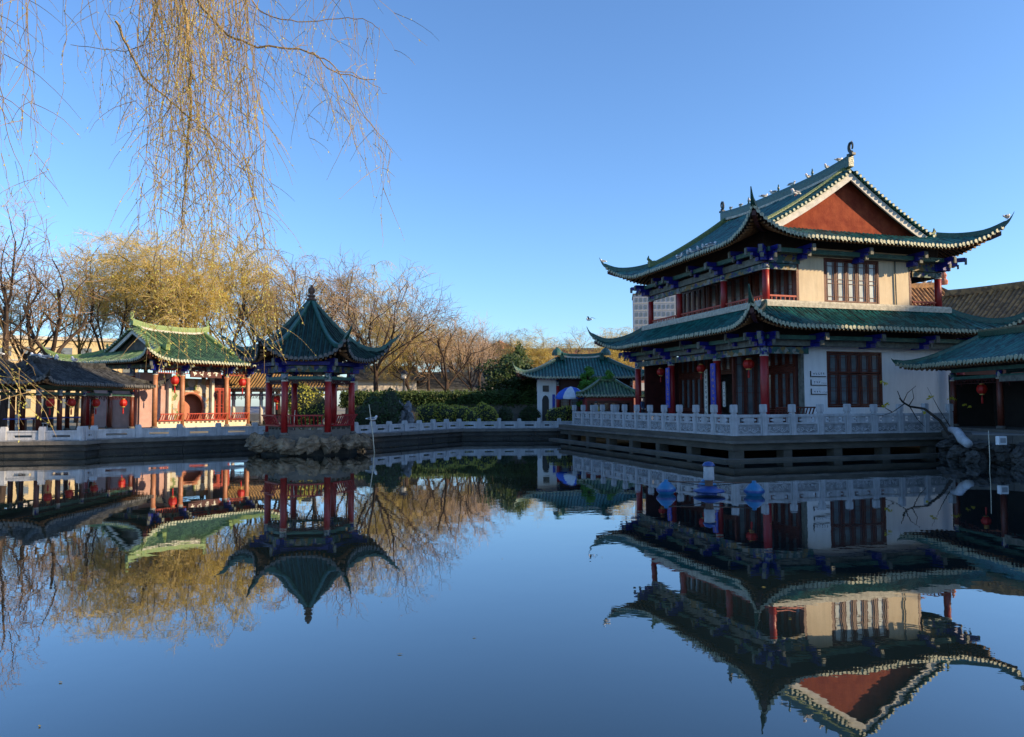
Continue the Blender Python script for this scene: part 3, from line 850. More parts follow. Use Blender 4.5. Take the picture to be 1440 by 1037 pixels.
def carved_balustrade(label, a, b, n, first=True, last=True, seed=1):
    """marble balustrade in terrace coordinates"""
    rnd = random.Random(seed)
    a = Vector(a); b = Vector(b); d = b-a; L = d.length; d = d/L
    t = thing('marble_balustrade', label, 'balustrade', (PA.x,PA.y,DECK), PRZ, 'carved marble balustrades of the terrace')
    if 'post' not in BAL:
        p = MB(); p.bev(-.10,.10,-.10,.10,0,.86,.015); p.box(-.075,.075,-.075,.075,.86,.91); p.bev(-.115,.115,-.115,.115,.91,1.22,.022)
        BAL['post'] = p.mesh('post', 'marble')
        for k in range(3):
            W = 1.0; c = MB()          # scroll relief, unit length panel
            rr = random.Random(40+k)
            for q in range(5):
                cx = .14+.18*q+rr.uniform(-.03,.03); cz = rr.uniform(.2,.3); r0 = rr.uniform(.05,.085); s = rr.choice((-1,1))
                for side in (-1,1):
                    pts = [(cx+s*r0*(1-f/14)*math.cos(f*.62+q), side*.043, cz+r0*(1-f/14)*math.sin(f*.62+q)) for f in range(11)]
                    c.tube(pts, .014, 4)
            for side in (-1,1):
                c.tube([(.06+.88*f/12, side*.043, .16+.05*math.sin(f*1.3+k)) for f in range(13)], .013, 4)
            BAL['relief%d'%k] = c.mesh('relief', 'marble')
    for k in range(n+1):
        if (k == 0 and not first) or (k == n and not last): continue
        c = a + d*(L*k/n); o = link_mesh('post', BAL['post'], t, (c.x,c.y,0), math.atan2(d.y,d.x)); o.scale = (1,1,rnd.uniform(.985,1.01))
    for k in range(n):
        s0 = a + d*(L*k/n+.105); s1 = a + d*(L*(k+1)/n-.105); W = (s1-s0).length
        def bx(mb, f0, f1, z0, z1, hw): mb.obox(s0+d*((f0+f1)/2), d, (f1-f0)/2, hw, z0, z1)
        r_ = MB(); bx(r_, 0, W, .72, .82, .075); bx(r_, 0, W, .695, .72, .055); r_.build('hand_rail', 'marble', t)
        s_ = MB()
        bx(s_, 0, .13, .505, .694, .05); bx(s_, W-.13, W, .505, .694, .05)
        # cloud shaped support in the opening
        e0, e1 = W*.22, W*.78
        bx(s_, e0, e1, .56, .64, .045); bx(s_, e0+.1, e1-.1, .64, .694, .04); bx(s_, e0+.1, e1-.1, .505, .56, .04)
        s_.build('cloud_support', 'marble', t)
        p_ = MB(); bx(p_, 0, W, .0, .08, .06); bx(p_, 0, W, .43, .50, .06); bx(p_, 0, .06, .08, .43, .06); bx(p_, W-.06, W, .08, .43, .06)
        p = p_.build('panel_frame', 'marble', t)
        q_ = MB(); bx(q_, .06, W-.06, .08, .43, .035); q_.build('carved_panel', 'marble_dirty', p)
        o = link_mesh('relief', BAL['relief%d' % rnd.randrange(3)], p, (s0.x,s0.y,0), math.atan2(d.y,d.x)); o.scale = (W,1,1)
    mb = MB(); mb.obox((a+b)/2, d, L/2-.18, .17, -.005, .001); return t
BAL = {}
carved_balustrade('carved white marble balustrade along the water before the white wall with the window', (-4.4,-3.9), (6.25,-3.9), 8, seed=3)
carved_balustrade('carved white marble balustrade along the water beside the shaded colonnade with blue boards', (-4.4,-3.9), (-4.4,12.7), 12, first=False, seed=4)
carved_balustrade('carved white marble balustrade closing the far end of the terrace by the booth', (-4.4,12.7), (-1.6,12.7), 2, first=False, seed=5)

pav = thing('pavilion', 'two storey Chinese pavilion with green glazed roofs, red gable and white walls', 'pavilion', (PA.x,PA.y,0), PRZ)
UC = [0,1.8,8.2,10]; UV = [0,3.4,7.8,11.2]           # upper storey column lines
LU0, LU1, LV0, LV1 = -.6, 10.6, -.6, 11.8
LVs = [-.6,3.2,7.75,11.8]
MB().box(-1.1,11.1,-1.1,12.3,DECK-.005,FLOOR).build('floor_slab', 'marble', pav)
# lower storey
for v in LVs: column(pav, LU0, v, FLOOR, 4.75, .185); column(pav, LU1, v, FLOOR, 4.75, .185)
for u in (1.9, 8.1): column(pav, u, LV1, FLOOR, 4.75, .185)
# core walls, lower
def wall(u0,u1,v0,v1,z0,z1,m,name='wall'): return MB().box(u0,u1,v0,v1,z0,z1).build(name, m, pav)
# front wall with window opening (lower): u 1.95..9.9, window 3.15..6.3
def front_wall(u0,u1,w0,w1,z0,z1,wz0,wz1,m,v0=-.05,v1=.2):
    mb = MB()
    mb.box(u0,w0,v0,v1,z0,z1); mb.box(w1,u1,v0,v1,z0,z1); mb.box(w0,w1,v0,v1,z0,wz0); mb.box(w0,w1,v0,v1,wz1,z1)
    return mb.build('front_wall', m, pav)
front_wall(1.95,10.9,3.2,6.4,FLOOR,5.2,1.96,4.60,'plaster_white')
lattice_panel(pav,(3.2,.02),(6.4,.02),1.96,4.60,5,2,'glass_dim','red_wood','red_wood',depth=.05)
MB().box(1.80,1.948,-.02,.2,FLOOR,5.2).build('wall_edge', 'grey_paint', pav)
wall(8.1,9.9,.202,11.2,FLOOR,5.2,'plaster_white'); wall(1.9,9.9,11.0,11.2,FLOOR,5.2,'plaster_white','back_wall') if False else wall(1.9,8.098,11.0,11.2,FLOOR,5.2,'plaster_white','back_wall')
# left side of the core (lower): lattice doors in three bays on the line u = 1.8
for i in range(3):
    va, vb = UV[i]+.12, UV[i+1]-.12
    MB().box(1.72,1.90,UV[i]+ (.205 if i==0 else -.1),UV[i]+(.3 if i==0 else .1),FLOOR,5.2).build('door_post','red_dark',pav)
    MB().box(1.74,1.88,va+.2,vb,3.75,3.85).build('transom','red_wood',pav)
    if i == 0: va += .2
    if i == 1:
        MB().box(1.76,1.84,va,va+.9,FLOOR,3.745).build('door_leaf','red_dark',pav); MB().box(1.76,1.84,vb-.9,vb,FLOOR,3.745).build('door_leaf','red_dark',pav)
        lattice_panel(pav,(1.8,vb),(1.8,va),3.855,5.1,6,1,'glass_dim','red_wood','red_wood',name='transom_lattice')
    else:
        MB().box(1.76,1.86,va,vb,FLOOR,1.75).build('skirting','red_dark',pav)
        lattice_panel(pav,(1.8,vb),(1.8,va),1.76,3.745,5,1,'glass_dim','red_wood','red_wood',name='lattice_door')
        lattice_panel(pav,(1.8,vb),(1.8,va),3.855,5.1,5,1,'glass_dim','red_wood','red_wood',name='transom_lattice')
# open end of the gallery on the front: lattice partition seen past the corner column
lattice_panel(pav,(-.25,2.4),(1.7,2.4),FLOOR+.05,4.6,3,1,'glass_dim','red_wood','red_wood',name='lattice_screen')
MB().box(-.38,2.0,11.3,11.45,FLOOR,5.0).build('dark_end_sheet','red_dark',pav)  # dark sheet added to turn the view through the gallery black
MB().box(1.9,8.098,.3,10.9,FLOOR,FLOOR+.02).build('room_floor','interior_shade',pav)
MB().box(-.5,10.5,-.5,11.7,5.21,5.30).build('lower_ceiling','soffit',pav)
# lower beams and brackets
for i in range(3):
    for u, sg in ((LU0,-1),(LU1,1)):
        beam(pav,(u,LVs[i]+.19),(u,LVs[i+1]-.19),4.40,4.70,.16,'painted_beam'); beam(pav,(u+sg*.02,LVs[i]-.05),(u+sg*.02,LVs[i+1]+.05),4.76,5.05,.26,'grey_paint','eave_beam')
        beam(pav,(u+sg*.45,LVs[i]-.2),(u+sg*.45,LVs[i+1]+.2),5.02,5.2,.16,'green_paint','eave_purlin')
for (ua,ub) in ((LU0,1.9),(1.9,8.1),(8.1,LU1)):
    beam(pav,(ua+.19,LV0),(ub-.19,LV0),4.40,4.70,.16,'painted_beam') if ua<1 else None
    beam(pav,(ua-.05,LV0-.02),(ub+.05,LV0-.02),4.76,5.05,.26,'grey_paint','eave_beam')
    beam(pav,(ua-.2,LV0-.45),(ub+.2,LV0-.45),5.02,5.2,.16,'green_paint','eave_purlin')
for v in LVs[1:3]: bracket(pav,LU0,v,4.62,(-1,0),.3,1.0); bracket(pav,LU1,v,4.62,(1,0),.3,1.0)
for v in ((LVs[0]+LVs[1])/2,(LVs[1]+LVs[2])/2,(LVs[2]+LVs[3])/2): bracket(pav,LU0,v,4.85,(-1,0),.18,.7)
for u in (1.9,5.0,8.1): bracket(pav,u,LV0+.1,4.72,(0,-1),.3,1.15)
for (u,v,du,dv) in ((LU0,LV0,-1,-1),(LU0,LV1,-1,1),(LU1,LV0,1,-1),(LU1,LV1,1,1)):
    bracket(pav,u,v,4.72,(du,dv),.26,1.15); bracket(pav,u,v,4.72,(du,0),.22,.95); bracket(pav,u,v,4.72,(0,dv),.22,.95)
for u in (LU0,LU1): beam(pav,(u,LV0),(u,LV1),5.06,6.15,.1,'soffit','upper_frieze_board')
beam(pav,(LU0+.06,LV0+.03),(LU1-.06,LV0+.03),5.06,6.15,.1,'soffit','upper_frieze_board')
lowroof = pent(pav,-2.15,12.15,-2.15,13.35,5.48,1.12,1.85,1.0,3.2,.5,G3)
# bench with a slatted leaning back, between the corner column and the wall
for (p0,p1) in (((-.35,-.6),(1.75,-.6)),):
    mb = MB(); mb.box(p0[0],p1[0],-.75,-.35,1.42,1.48); mb.box(p0[0],p0[0]+.06,-.7,-.4,FLOOR,1.42); mb.box(p1[0]-.06,p1[0],-.7,-.4,FLOOR,1.42)
    bn = mb.build('bench_seat','red_wood',pav)
    MB().bar((p0[0],-1.0,1.98),(p1[0],-1.0,1.98),.06,.06).build('bench_top_rail','red_wood',bn)
    for k in range(12):
        x = p0[0]+.06+(p1[0]-p0[0]-.12)*k/11; MB().bar((x,-.74,1.44),(x,-1.0,1.97),.045,.04).build('bench_slat','red_wood',bn)
# upper storey
Z1 = 6.45
MB().box(-.35,10.35,-.25,11.45,6.20,Z1).build('upper_floor','red_dark',pav)
for u,v in [(0,v) for v in UV]+[(10,v) for v in UV]: column(pav,u,v,Z1,8.63,.16,base=False)
front_wall(1.8,8.2,3.2,6.4,Z1,9.45,6.85,9.02,'plaster_sunlit',0,.22)
lattice_panel(pav,(3.2,.06),(6.4,.06),6.85,9.02,5,1,'glass_pale','red_wood','red_wood',depth=.06)
MB().box(1.66,1.798,-.01,.25,Z1,9.45).build('corner_jamb','red_wood',pav); MB().box(8.202,8.34,-.01,.25,Z1,9.45).build('corner_jamb','red_wood',pav)
MB().tube([(7.35,-.06,6.7),(7.32,-.06,9.3)],.035,6).build('drain_pipe','grey_paint',pav)
for i in range(3):
    for uu in (1.8,8.2):
        va, vb = UV[i]+.26, UV[i+1]-.12
        pq = ((uu,vb),(uu,va)) if uu < 5 else ((uu,va),(uu,vb))
        lattice_panel(pav,pq[0],pq[1],Z1,8.9,5,1,'glass_dim','red_wood','red_wood',name='lattice_door')
    MB().box(1.73,1.87,UV[i+1]-.1,UV[i+1]+.1,Z1,9.4).build('door_post','red_dark',pav)
    MB().box(8.13,8.27,UV[i+1]-.1,UV[i+1]+.1,Z1,9.4).build('door_post','red_dark',pav)
MB().box(1.87,8.13,11.05,11.2,Z1,9.4).build('back_wall','plaster_sunlit',pav)
MB().box(0.1,9.9,.3,11.1,9.42,9.52).build('upper_ceiling','soffit',pav)
for i in range(3):
    for u, sg in ((0,-1),(10,1)):
        beam(pav,(u,UV[i]+.165),(u,UV[i+1]-.165),8.34,8.60,.14,'painted_beam'); beam(pav,(u+sg*.02,UV[i]-.05),(u+sg*.02,UV[i+1]+.05),8.64,8.95,.24,'grey_paint','eave_beam')
        beam(pav,(u+sg*.4,UV[i]-.2),(u+sg*.4,UV[i+1]+.2),9.02,9.22,.16,'green_paint','eave_purlin')
        beam(pav,(u,UV[i]-.02),(u,UV[i+1]+.02),8.955,10.2,.1,'soffit','frieze_board')
        # railing of the gallery
        a, b = UV[i]+.18, UV[i+1]-.18
        rl = MB().bar((u,a,7.12),(u,b,7.12),.08,.08).build('gallery_rail','red_rail',pav); MB().bar((u,a,6.55),(u,b,6.55),.07,.07).build('bottom_rail','red_rail',rl)
        n = int((b-a)/.2)
        for k in range(n): y = a+(b-a)*(k+.5)/n; MB().bar((u,y,6.58),(u,y,7.09),.04,.04).build('baluster','red_rail',rl)
for (ua,ub) in ((0,1.8),(8.2,10)):
    beam(pav,(ua+.165,0),(ub-.165,0),8.34,8.60,.14,'painted_beam')
    a, b = ua+.18, ub-.18
    rl = MB().bar((a,0,7.12),(b,0,7.12),.08,.08).build('gallery_rail','red_rail',pav); MB().bar((a,0,6.55),(b,0,6.55),.07,.07).build('bottom_rail','red_rail',rl)
    for k in range(6): x = a+(b-a)*(k+.5)/6; MB().bar((x,0,6.58),(x,0,7.09),.04,.04).build('baluster','red_rail',rl)
for (ua,ub) in ((0,1.8),(1.8,8.2),(8.2,10)):
    beam(pav,(ua-.05,-.04),(ub+.05,-.04),9.05,9.30,.2,'grey_paint','eave_beam'); beam(pav,(ua-.2,-.42),(ub+.2,-.42),9.06,9.26,.16,'green_paint','eave_purlin')
    if ub-ua < 3: beam(pav,(ua-.02,0),(ub+.02,0),8.64,9.04,.14,'painted_beam','frieze_board')
    beam(pav,(ua,.06),(ub,.06),9.31,10.2,.1,'soffit','upper_frieze_board')
for v in UV[1:3]: bracket(pav,0,v,8.62,(-1,0),.28,1.0); bracket(pav,10,v,8.62,(1,0),.28,1.0)
for v in (1.7,5.6,9.5): bracket(pav,0,v,8.85,(-1,0),.18,.75)
for u in (1.8,5.0,8.2): bracket(pav,u,.05,8.82,(0,-1),.28,1.1)
for (u,v,du,dv) in ((0,0,-1,-1),(0,11.2,-1,1),(10,0,1,-1),(10,11.2,1,1)):
    bracket(pav,u,v,8.68,(du,dv),.26,1.2); bracket(pav,u,v,8.68,(du,0),.22,1.0); bracket(pav,u,v,8.68,(0,dv),.22,1.0)
uproof = xieshan(pav,-1.5,11.5,-1.5,12.7,9.58,13.35,1.5,1.15,3.8,.5,G3,soff=1.5,horn=.45,orn=.68)

# ---- boards, plaques and lanterns on the pavilion
def W2(u,v): p = loc2w(u,v); return (p.x,p.y)
Ud, Vd = (U.x,U.y), (V.x,V.y); mU = (-U.x,-U.y)
couplet('couplet_board','tall white couplet board on the pavilion doorpost beside the corner red column',W2(1.66,3.45),Vd,mU,.34,1.55,4.1,'paper','ink',9,11,group=None,frame='grey_paint')
couplet('couplet_board','tall white couplet board next to the blue board, on the far doorpost of the pavilion',W2(1.66,7.9),Vd,mU,.34,1.55,4.1,'paper','ink',9,12,frame='grey_paint')
couplet('notice_board','short white board with faint characters at the edge of the pavilion doorway',W2(1.72,6.2),Vd,mU,.24,2.0,3.35,'paper','ink',6,13)
couplet('notice_board','short white board hung left of a twin board on the pavilion door',W2(1.72,4.62),Vd,mU,.22,2.3,3.5,'paper','ink',5,14)
couplet('notice_board','short white board hung right of a twin board, bolder characters, pavilion door',W2(1.72,4.1),Vd,mU,.22,2.3,3.5,'paper','ink',5,15)
couplet('couplet_board','blue couplet board with gold characters on the colonnade column beside the corner column',W2(-.83,3.2),Vd,mU,.42,1.95,4.15,'blue_bright','gold',7,16)
couplet('couplet_board','pale blue couplet board with gold characters on the farther colonnade column',W2(-.83,7.75),Vd,mU,.42,1.95,4.15,'blue_bright','gold',7,17)
def wall_plaque(u, z, lab, seed, nbig, nsmall, w=.86):
    rnd = random.Random(seed); p = loc2w(u,-.085,z); t = thing('wall_plaque', lab, 'sign', p, PRZ)
    MB().box(0,w,-.012,.012,0,.26).build('board','white_paint',t)
    fr = MB(); fr.box(-.035,-.002,-.02,.02,-.035,.24); fr.box(-.002,w-.03,-.02,.02,-.035,-.002); fr.build('edge_strip','black',t)
    c = MB(); x = .10
    for k in range(nbig): strokes(c, Vector((x,-.0145,.06)), Vector((1,0,0)), Vector((0,0,1)), Vector(), .12, rnd, .14); x += .135
    for k in range(nsmall): strokes(c, Vector((x+.02,-.0145,.05)), Vector((1,0,0)), Vector((0,0,1)), Vector(), .055, rnd, .16); x += .062
    c.build('characters','ink',t)
wall_plaque(2.28,3.42,'white wall plaque with five spaced characters, top of three by the lattice window',21,5,0)
wall_plaque(2.30,3.02,'white wall plaque with bold characters, middle of three by the lattice window',22,3,5)
wall_plaque(2.30,2.60,'white wall plaque with thin characters, lowest of three by the lattice window',23,3,6)
lantern(loc2w(-.1,1.3,4.02),'red lantern hanging between the pavilion corner column and the blue board',1.05,.4,'red lanterns under the pavilion eave')
lantern(loc2w(-.1,5.5,4.02),'red lantern hanging between the two blue boards of the pavilion',.95,.4,'red lanterns under the pavilion eave')
lantern(loc2w(-.1,9.9,4.02),'red lantern hanging past the farther blue board of the pavilion',.95,.4,'red lanterns under the pavilion eave')

# ------------------------------------------------------------------ smaller roofs and buildings
GB3 = ['glaze_bright','glaze_bright_trough','tile_end']
D3 = ['tile_dark','tile_dark_trough','tile_grey_end']
B3 = ['tile_brown','tile_brown_trough','tile_brown_end']
def hip_roof(parent, x0,x1,y0,y1, ze, zr, K, Lc, fl, mats, ridge_m, sp=.22, soff=.9, horn=.35, ridge_h=.3, sides=(0,1,2,3), caps=True, orn=0, p1=.7, horn_up=.22, rafters=True):
    W, L = x1-x0, y1-y0; B = min(W,L)/2; H = zr-ze
    def prof(b):
        if b < 0: return p1*H/B*.5*b
        x = min(1,b/B); return H*(p1*x+(1-p1)*x*x)
    rf = Roof([(x0,y0),(x1,y0),(x1,y1),(x0,y1)], ze, prof, K, Lc, B, fl, 1.0, sp)
    f = lambda c, cc: min(c, B) if cc < B else B
    for i in sides: rf.sheet(i, f, parent, mats, seg=6, soff=soff, caps=caps, rafters=rafters)
    for i in range(4): rf.hip(i, B, parent, ridge_m, w=.18, h=.2, horn=horn, horn_up=horn_up)
    if L >= W: pth = [((x0+x1)/2, y0+B+(L-2*B)*t/8, zr-.04+.1*abs(t/4-1)**3) for t in range(9)]
    else: pth = [(x0+B+(W-2*B)*t/8, (y0+y1)/2, zr-.04+.1*abs(t/4-1)**3) for t in range(9)]
    if abs(L-W) > .4:
        MB().ridge(pth, .24, ridge_h, top=.8).build('main_ridge', ridge_m, parent)
        if orn:
            ax = (0,1) if L >= W else (1,0)
            curl_ornament(parent, (pth[0][0],pth[0][1],pth[0][2]+ridge_h-.03), ax, orn, ridge_m, flip=1); curl_ornament(parent, (pth[-1][0],pth[-1][1],pth[-1][2]+ridge_h-.03), ax, orn, ridge_m, flip=-1)
    rf.pth = pth
    return rf

def fret(mb, p, q, z0, z1, n, hw=.02, t=.03):
    """openwork frieze of small interlocking bars hung under a lintel"""
    p = Vector(p); q = Vector(q); d = q-p; L = d.length; d = d/L
    def bx(a0,a1,b0,b1): mb.obox(p+d*((a0+a1)/2), d, (a1-a0)/2, hw, b0, b1)
    bx(0,L,z1-t,z1); bx(0,L,z0+(z1-z0)*.38,z0+(z1-z0)*.38+t)
    for k in range(n):
        a = L*k/n; b = L*(k+1)/n; zm = z0+(z1-z0)*.38
        bx(a,a+t,z0 if (k==0 or k==n-1) else zm,z1); bx(a+(b-a)*.5,a+(b-a)*.5+t,zm,z1-(z1-zm)*.4); bx(a+(b-a)*.25,a+(b-a)*.8,z1-(z1-zm)*.45,z1-(z1-zm)*.45+t)
        bx(a+(b-a)*.25,a+(b-a)*.25+t,zm+(z1-zm)*.5,z1)
    bx(L-t,L,z0,z1)

def bench_rail(parent, p, q, z0, zs, zt, lean, m='red_rail', n=None, plinth_m='plaster_sunlit', holes=True):
    """wall bench between columns: pierced plinth, seat, and leaning slatted back; lean = outward plan vector"""
    p = Vector(p); q = Vector(q); d = q-p; L = d.length; d = d/L; lean = Vector(lean).normalized()
    nh = max(2, int(L/.32)); mb = MB(); hz0, hz1 = z0+(zs-z0)*.62, z0+(zs-z0)*.85
    def bx(mb_, a0,a1,b0,b1,hw=.06): mb_.obox(p+d*((a0+a1)/2), d, (a1-a0)/2, hw, b0, b1)
    bx(mb,0,L,z0,hz0); bx(mb,0,L,hz1,zs-.002)
    for k in range(nh+1):
        a = max(0, L*k/nh-.08); b = min(L, L*k/nh+.08); bx(mb,a,b,hz0,hz1)
    pl = mb.build('bench_plinth', plinth_m, parent)
    s = MB(); s.obox((p+q)/2, d, L/2, .2, zs, zs+.06); seat = s.build('bench_seat', m, parent)
    c0 = p + lean*.17; c1 = q + lean*.17; t0 = p + lean*.36; t1 = q + lean*.36
    MB().bar((t0.x,t0.y,zt),(t1.x,t1.y,zt),.06,.06).build('back_rail', m, seat)
    n = n or max(4, int(L/.16))
    for k in range(n):
        f = (k+.5)/n; a = c0.lerp(c1,f); b = t0.lerp(t1,f)
        MB().bar((a.x,a.y,zs+.05),(b.x,b.y,zt-.02),.05,.035).build('back_slat', m, seat)

from mathutils import noise
# ---- hexagonal pagoda on its rock base
PGC = Vector((-9.28,34.4)); fr = Vector((.154,-.988)).normalized(); A0 = math.atan2(fr.y,fr.x)
pg = thing('pagoda','hexagonal red columned pagoda with dark green tiled roof standing on rocks in the pond','pagoda',(PGC.x,PGC.y,0),0)
def hexp(r, k): a = A0 + R(30+60*k); return Vector((r*math.cos(a), r*math.sin(a)))
ZF = .84
mb = MB(); mb.prism([tuple(hexp(2.15,k)) for k in range(6)],'z',.45,ZF); mb.build('floor_slab','stone',pg)
for k in range(6):
    c = hexp(1.85,k); column(pg,c.x,c.y,ZF,3.62,.145)
    n = hexp(1.85,k+1); dd = (n-c).normalized(); a, b = c+dd*.15, n-dd*.15; out = (c+n)/2
    beam(pg,a,b,3.30,3.44,.12,'green_paint'); beam(pg,c,n,3.63,3.90,.2,'painted_beam','eave_beam')
    o_, n_ = hexp(2.15,k), hexp(2.15,k+1); beam(pg,o_,n_,3.93,4.08,.14,'blue_paint','eave_purlin')
    f = MB(); fret(f,a,b,3.02,3.29,6); f.build('fret_frieze','red_dark',pg)
    if k != 2: bench_rail(pg,a,b,ZF,1.24,1.72,out,'red_paint',plinth_m='stone')
    bracket(pg,c.x,c.y,3.62,c,.2,.75); 
def pprof(b):
    B = 3.18*.866; x = max(0,min(1,b/B)); return (7.05-4.15)*(.58*x+.42*x*x) if b >= 0 else .2*b
prf = Roof([hexp(3.18,k) for k in range(6)],4.15,pprof,.95,1.8,1.6,.40,math.tan(R(60)),.2)
for k in range(6):
    prf.sheet(k,lambda c,cc: min(3.18*.866, max(0,c)*math.tan(R(60))) if c>0 else c*math.tan(R(60)),pg,['glaze_dark','glaze_trough','tile_grey_end'],seg=9,soff=1.0)
    prf.hip(k,1.59,pg,'glaze_ridge',w=.16,h=.2,horn=.5,horn_up=.26,n=14); 
MB().lathe((0,0,7.0),[(.22,0),(.23,.08),(.13,.12),(.12,.16),(.19,.20),(.19,.25),(.10,.29),(.10,.32),(.16,.40),(.17,.50),(.13,.58),(.06,.63),(.07,.67),(.02,.74)],12).build('finial','rust',pg,smooth=True)
MB().prism([tuple(hexp(1.9,k)) for k in range(6)],'z',4.0,4.06).build('ceiling','soffit',pg)
# rocks round the base, one by one
rr = random.Random(5)
def boulder(parent, c, r, seed, m='rock', name='rock'):
    rnd = random.Random(seed); mb = MB(); mb.blob(c, r, 16, 12, .03, rnd); o_ = Vector((seed*1.7, seed*.3, 0)); C_ = Vector(c); rm = sum(r)/3
    for i, v in enumerate(mb.v):
        d = Vector(v)-C_; q = d/rm
        k = 1 + .55*noise.noise(q*1.3+o_) + .28*noise.noise(q*3.1+o_) + .16*noise.noise(q*7+o_)
        mb.v[i] = tuple(C_ + d*k)
    o = mb.build(name, m, parent, smooth=False); return o
isl = thing('boulder_island','rough tan boulder base of the pagoda rising from the water','rocks',(PGC.x,PGC.y,0),0)
mb = MB(); mb.lathe((0,0,-.6),[(2.15,0),(2.15,.9),(2.1,1.10)],16); mb.build('core','stone_wet',isl)
for k in range(30):
    a = 2*math.pi*k/30 + rr.uniform(-.06,.06); rad = 2.32+rr.uniform(-.15,.15); w_ = rr.uniform(.30,.48)
    boulder(isl,(rad*math.cos(a),rad*math.sin(a),rr.uniform(.40,.54)),(w_,w_,rr.uniform(.22,.34)),100+k)
for k in range(14):
    a = R(rr.uniform(180,360)); rad = 2.25+rr.uniform(-.1,.3); boulder(isl,(rad*math.cos(a),rad*math.sin(a),rr.uniform(.4,.62)),(rr.uniform(.14,.25),rr.uniform(.14,.25),rr.uniform(.15,.36)),200+k)
br = MB(); br.box(-.9,.9,2.0,5.6,.45,.62); br.build('causeway_slab','concrete',isl)

# ---- sunlit hall with moon gate on the left bank
HO = Vector((-28.06,49.5)); HRZ = R(-30)
hall = thing('hall','sunlit garden hall with green tiled roof, painted moon gate wall and red lattice','hall',(HO.x,HO.y,0),HRZ)
HU = Vector((math.cos(HRZ),math.sin(HRZ))); HV = Vector((-HU.y,HU.x))
def h2w(x,y,z): p = HO+HU*x+HV*y; return Vector((p.x,p.y,z))
MB().box(-.6,7.5,-.5,7.6,.58,.78).build('floor_slab','stone',hall)
HY = [0,1.9,5.3,7.1]
for y in HY: column(hall,7,y,.78,4.55,.15,'column_sunlit'); column(hall,0,y,.78,4.55,.15)
for x in (2.3,4.7): column(hall,x,0,.78,4.55,.15); column(hall,x,7.1,.78,4.55,.15)
for i in range(3):
    a,b = HY[i],HY[i+1]
    beam(hall,(7,a),(7,b),4.56,4.80,.2,'painted_beam','eave_beam'); beam(hall,(7.45,a-.2),(7.45,b+.2),4.72,4.88,.14,'red_rail','eave_purlin')
    f = MB(); fret(f,(7,a+.15),(7,b-.15),4.0,4.54,5 if i!=1 else 9,.025,.04); f.build('fret_frieze','red_rail',hall)
    bench_rail(hall,(7.0,a+.14),(7.0,b-.14),.78,1.22,1.66,(1,0),'red_rail',plinth_m='plaster_sunlit')
for (a,b) in ((0,2.3),(2.3,4.7),(4.7,7)): beam(hall,(a,0),(b,0),4.56,4.80,.2,'painted_beam','eave_beam')
for y in HY: bracket(hall,7,y,4.35,(1,0),.26,.95)
for y in (0.95,3.6,6.2): bracket(hall,7,y,4.5,(1,0),.2,.8,'grey_paint',tip=False)
bracket(hall,7,0,4.35,(1,-1),.24,1.2)
# mural wall with round gate: outline with a circular hole
def pierced_wall(y0,y1,z0,z1,yc,zc,r,x0,x1):
    n = 32; mb = MB(); hole = [(yc+r*math.cos(2*math.pi*k/n), zc+r*math.sin(2*math.pi*k/n)) for k in range(n)]
    outer = [(y0,z0),(y1,z0),(y1,z1),(y0,z1)]
    tri = tessellate_polygon([[Vector((a,b,0)) for a,b in outer],[Vector((a,b,0)) for a,b in hole]]); P = outer+hole; N = len(P)
    mb.v = [(x0,a,b) for a,b in P]+[(x1,a,b) for a,b in P]
    for t in tri: mb.face(*t); mb.face(*[N+i for i in reversed(t)])
    for k in range(n): i,j = 4+k,4+(k+1)%n; mb.face(i,j,N+j,N+i)
    for k in range(4): mb.face(k,(k+1)%4,N+(k+1)%4,N+k)
    return mb
pierced_wall(2.2,5.3,.78,4.0,3.9,2.05,.98,5.1,5.25).build('mural_wall','mural',hall)
ring = MB(); pts = [(5.18,3.9+1.0*math.cos(2*math.pi*k/32),2.05+1.0*math.sin(2*math.pi*k/32)) for k in range(33)]; ring.tube(pts,.09,6,cap=False); ring.build('gate_ring','facade_red',hall)
MB().box(4.2,4.3,2.0,5.6,.78,4.0).build('inner_wall','facade_red',hall)
for y in (2.12,5.42): MB().box(5.0,5.5,y-.1,y+.1,.78,4.3).build('gate_jamb','interior_light',hall)
MB().box(5.1,5.25,.16,2.0,.78,4.3).build('side_wall','plaster_pink',hall); MB().box(.2,5.095,.1,.25,.78,4.3).build('end_wall','plaster_pink',hall)
MB().box(5.1,5.2,5.55,7.0,.78,4.3).build('dark_doorway','red_dark',hall); lattice_panel(hall,(5.28,5.6),(5.28,7.0),.9,3.4,3,1,'glass_dark','red_rail','red_rail',name='lattice_door')
MB().box(.1,6.9,.1,7.0,4.82,4.9).build('ceiling','soffit',hall); MB().box(.2,.35,.3,7,.78,4.3).build('back_wall','plaster_pink',hall)
xieshan(hall,-1.3,8.3,-1.3,8.4,4.93,7.20,1.9,.75,2.6,.4,GB3,'ridge_lime','ridge_lime',.22,.72,1.25,.42,'stone',.26,.26,.45,(),.45)
p = h2w(7.16,3.5,4.0)
t = thing('name_plaque','dark wooden name plaque with pale characters over the hall with the moon gate','sign',p,HRZ+R(90))
MB().box(-1.15,1.15,-.03,.03,0,.62).build('board','red_dark',t)
c = MB(); rnd = random.Random(9)
for k in range(4): strokes(c,Vector((-1.0+.52*k,-.034,.07)),Vector((1,0,0)),Vector((0,0,1)),Vector(),.44,rnd,.12)
c.build('characters','paper',t)
lantern(h2w(7.5,1.0,3.75),'red lantern hanging beside the pink wall of the sunlit hall',1.0,.55,'red lanterns of the hall',1.25)
lantern(h2w(7.5,6.2,3.75),'red lantern hanging before the dark lattice doorway of the sunlit hall',1.0,.55,'red lanterns of the hall',1.25)

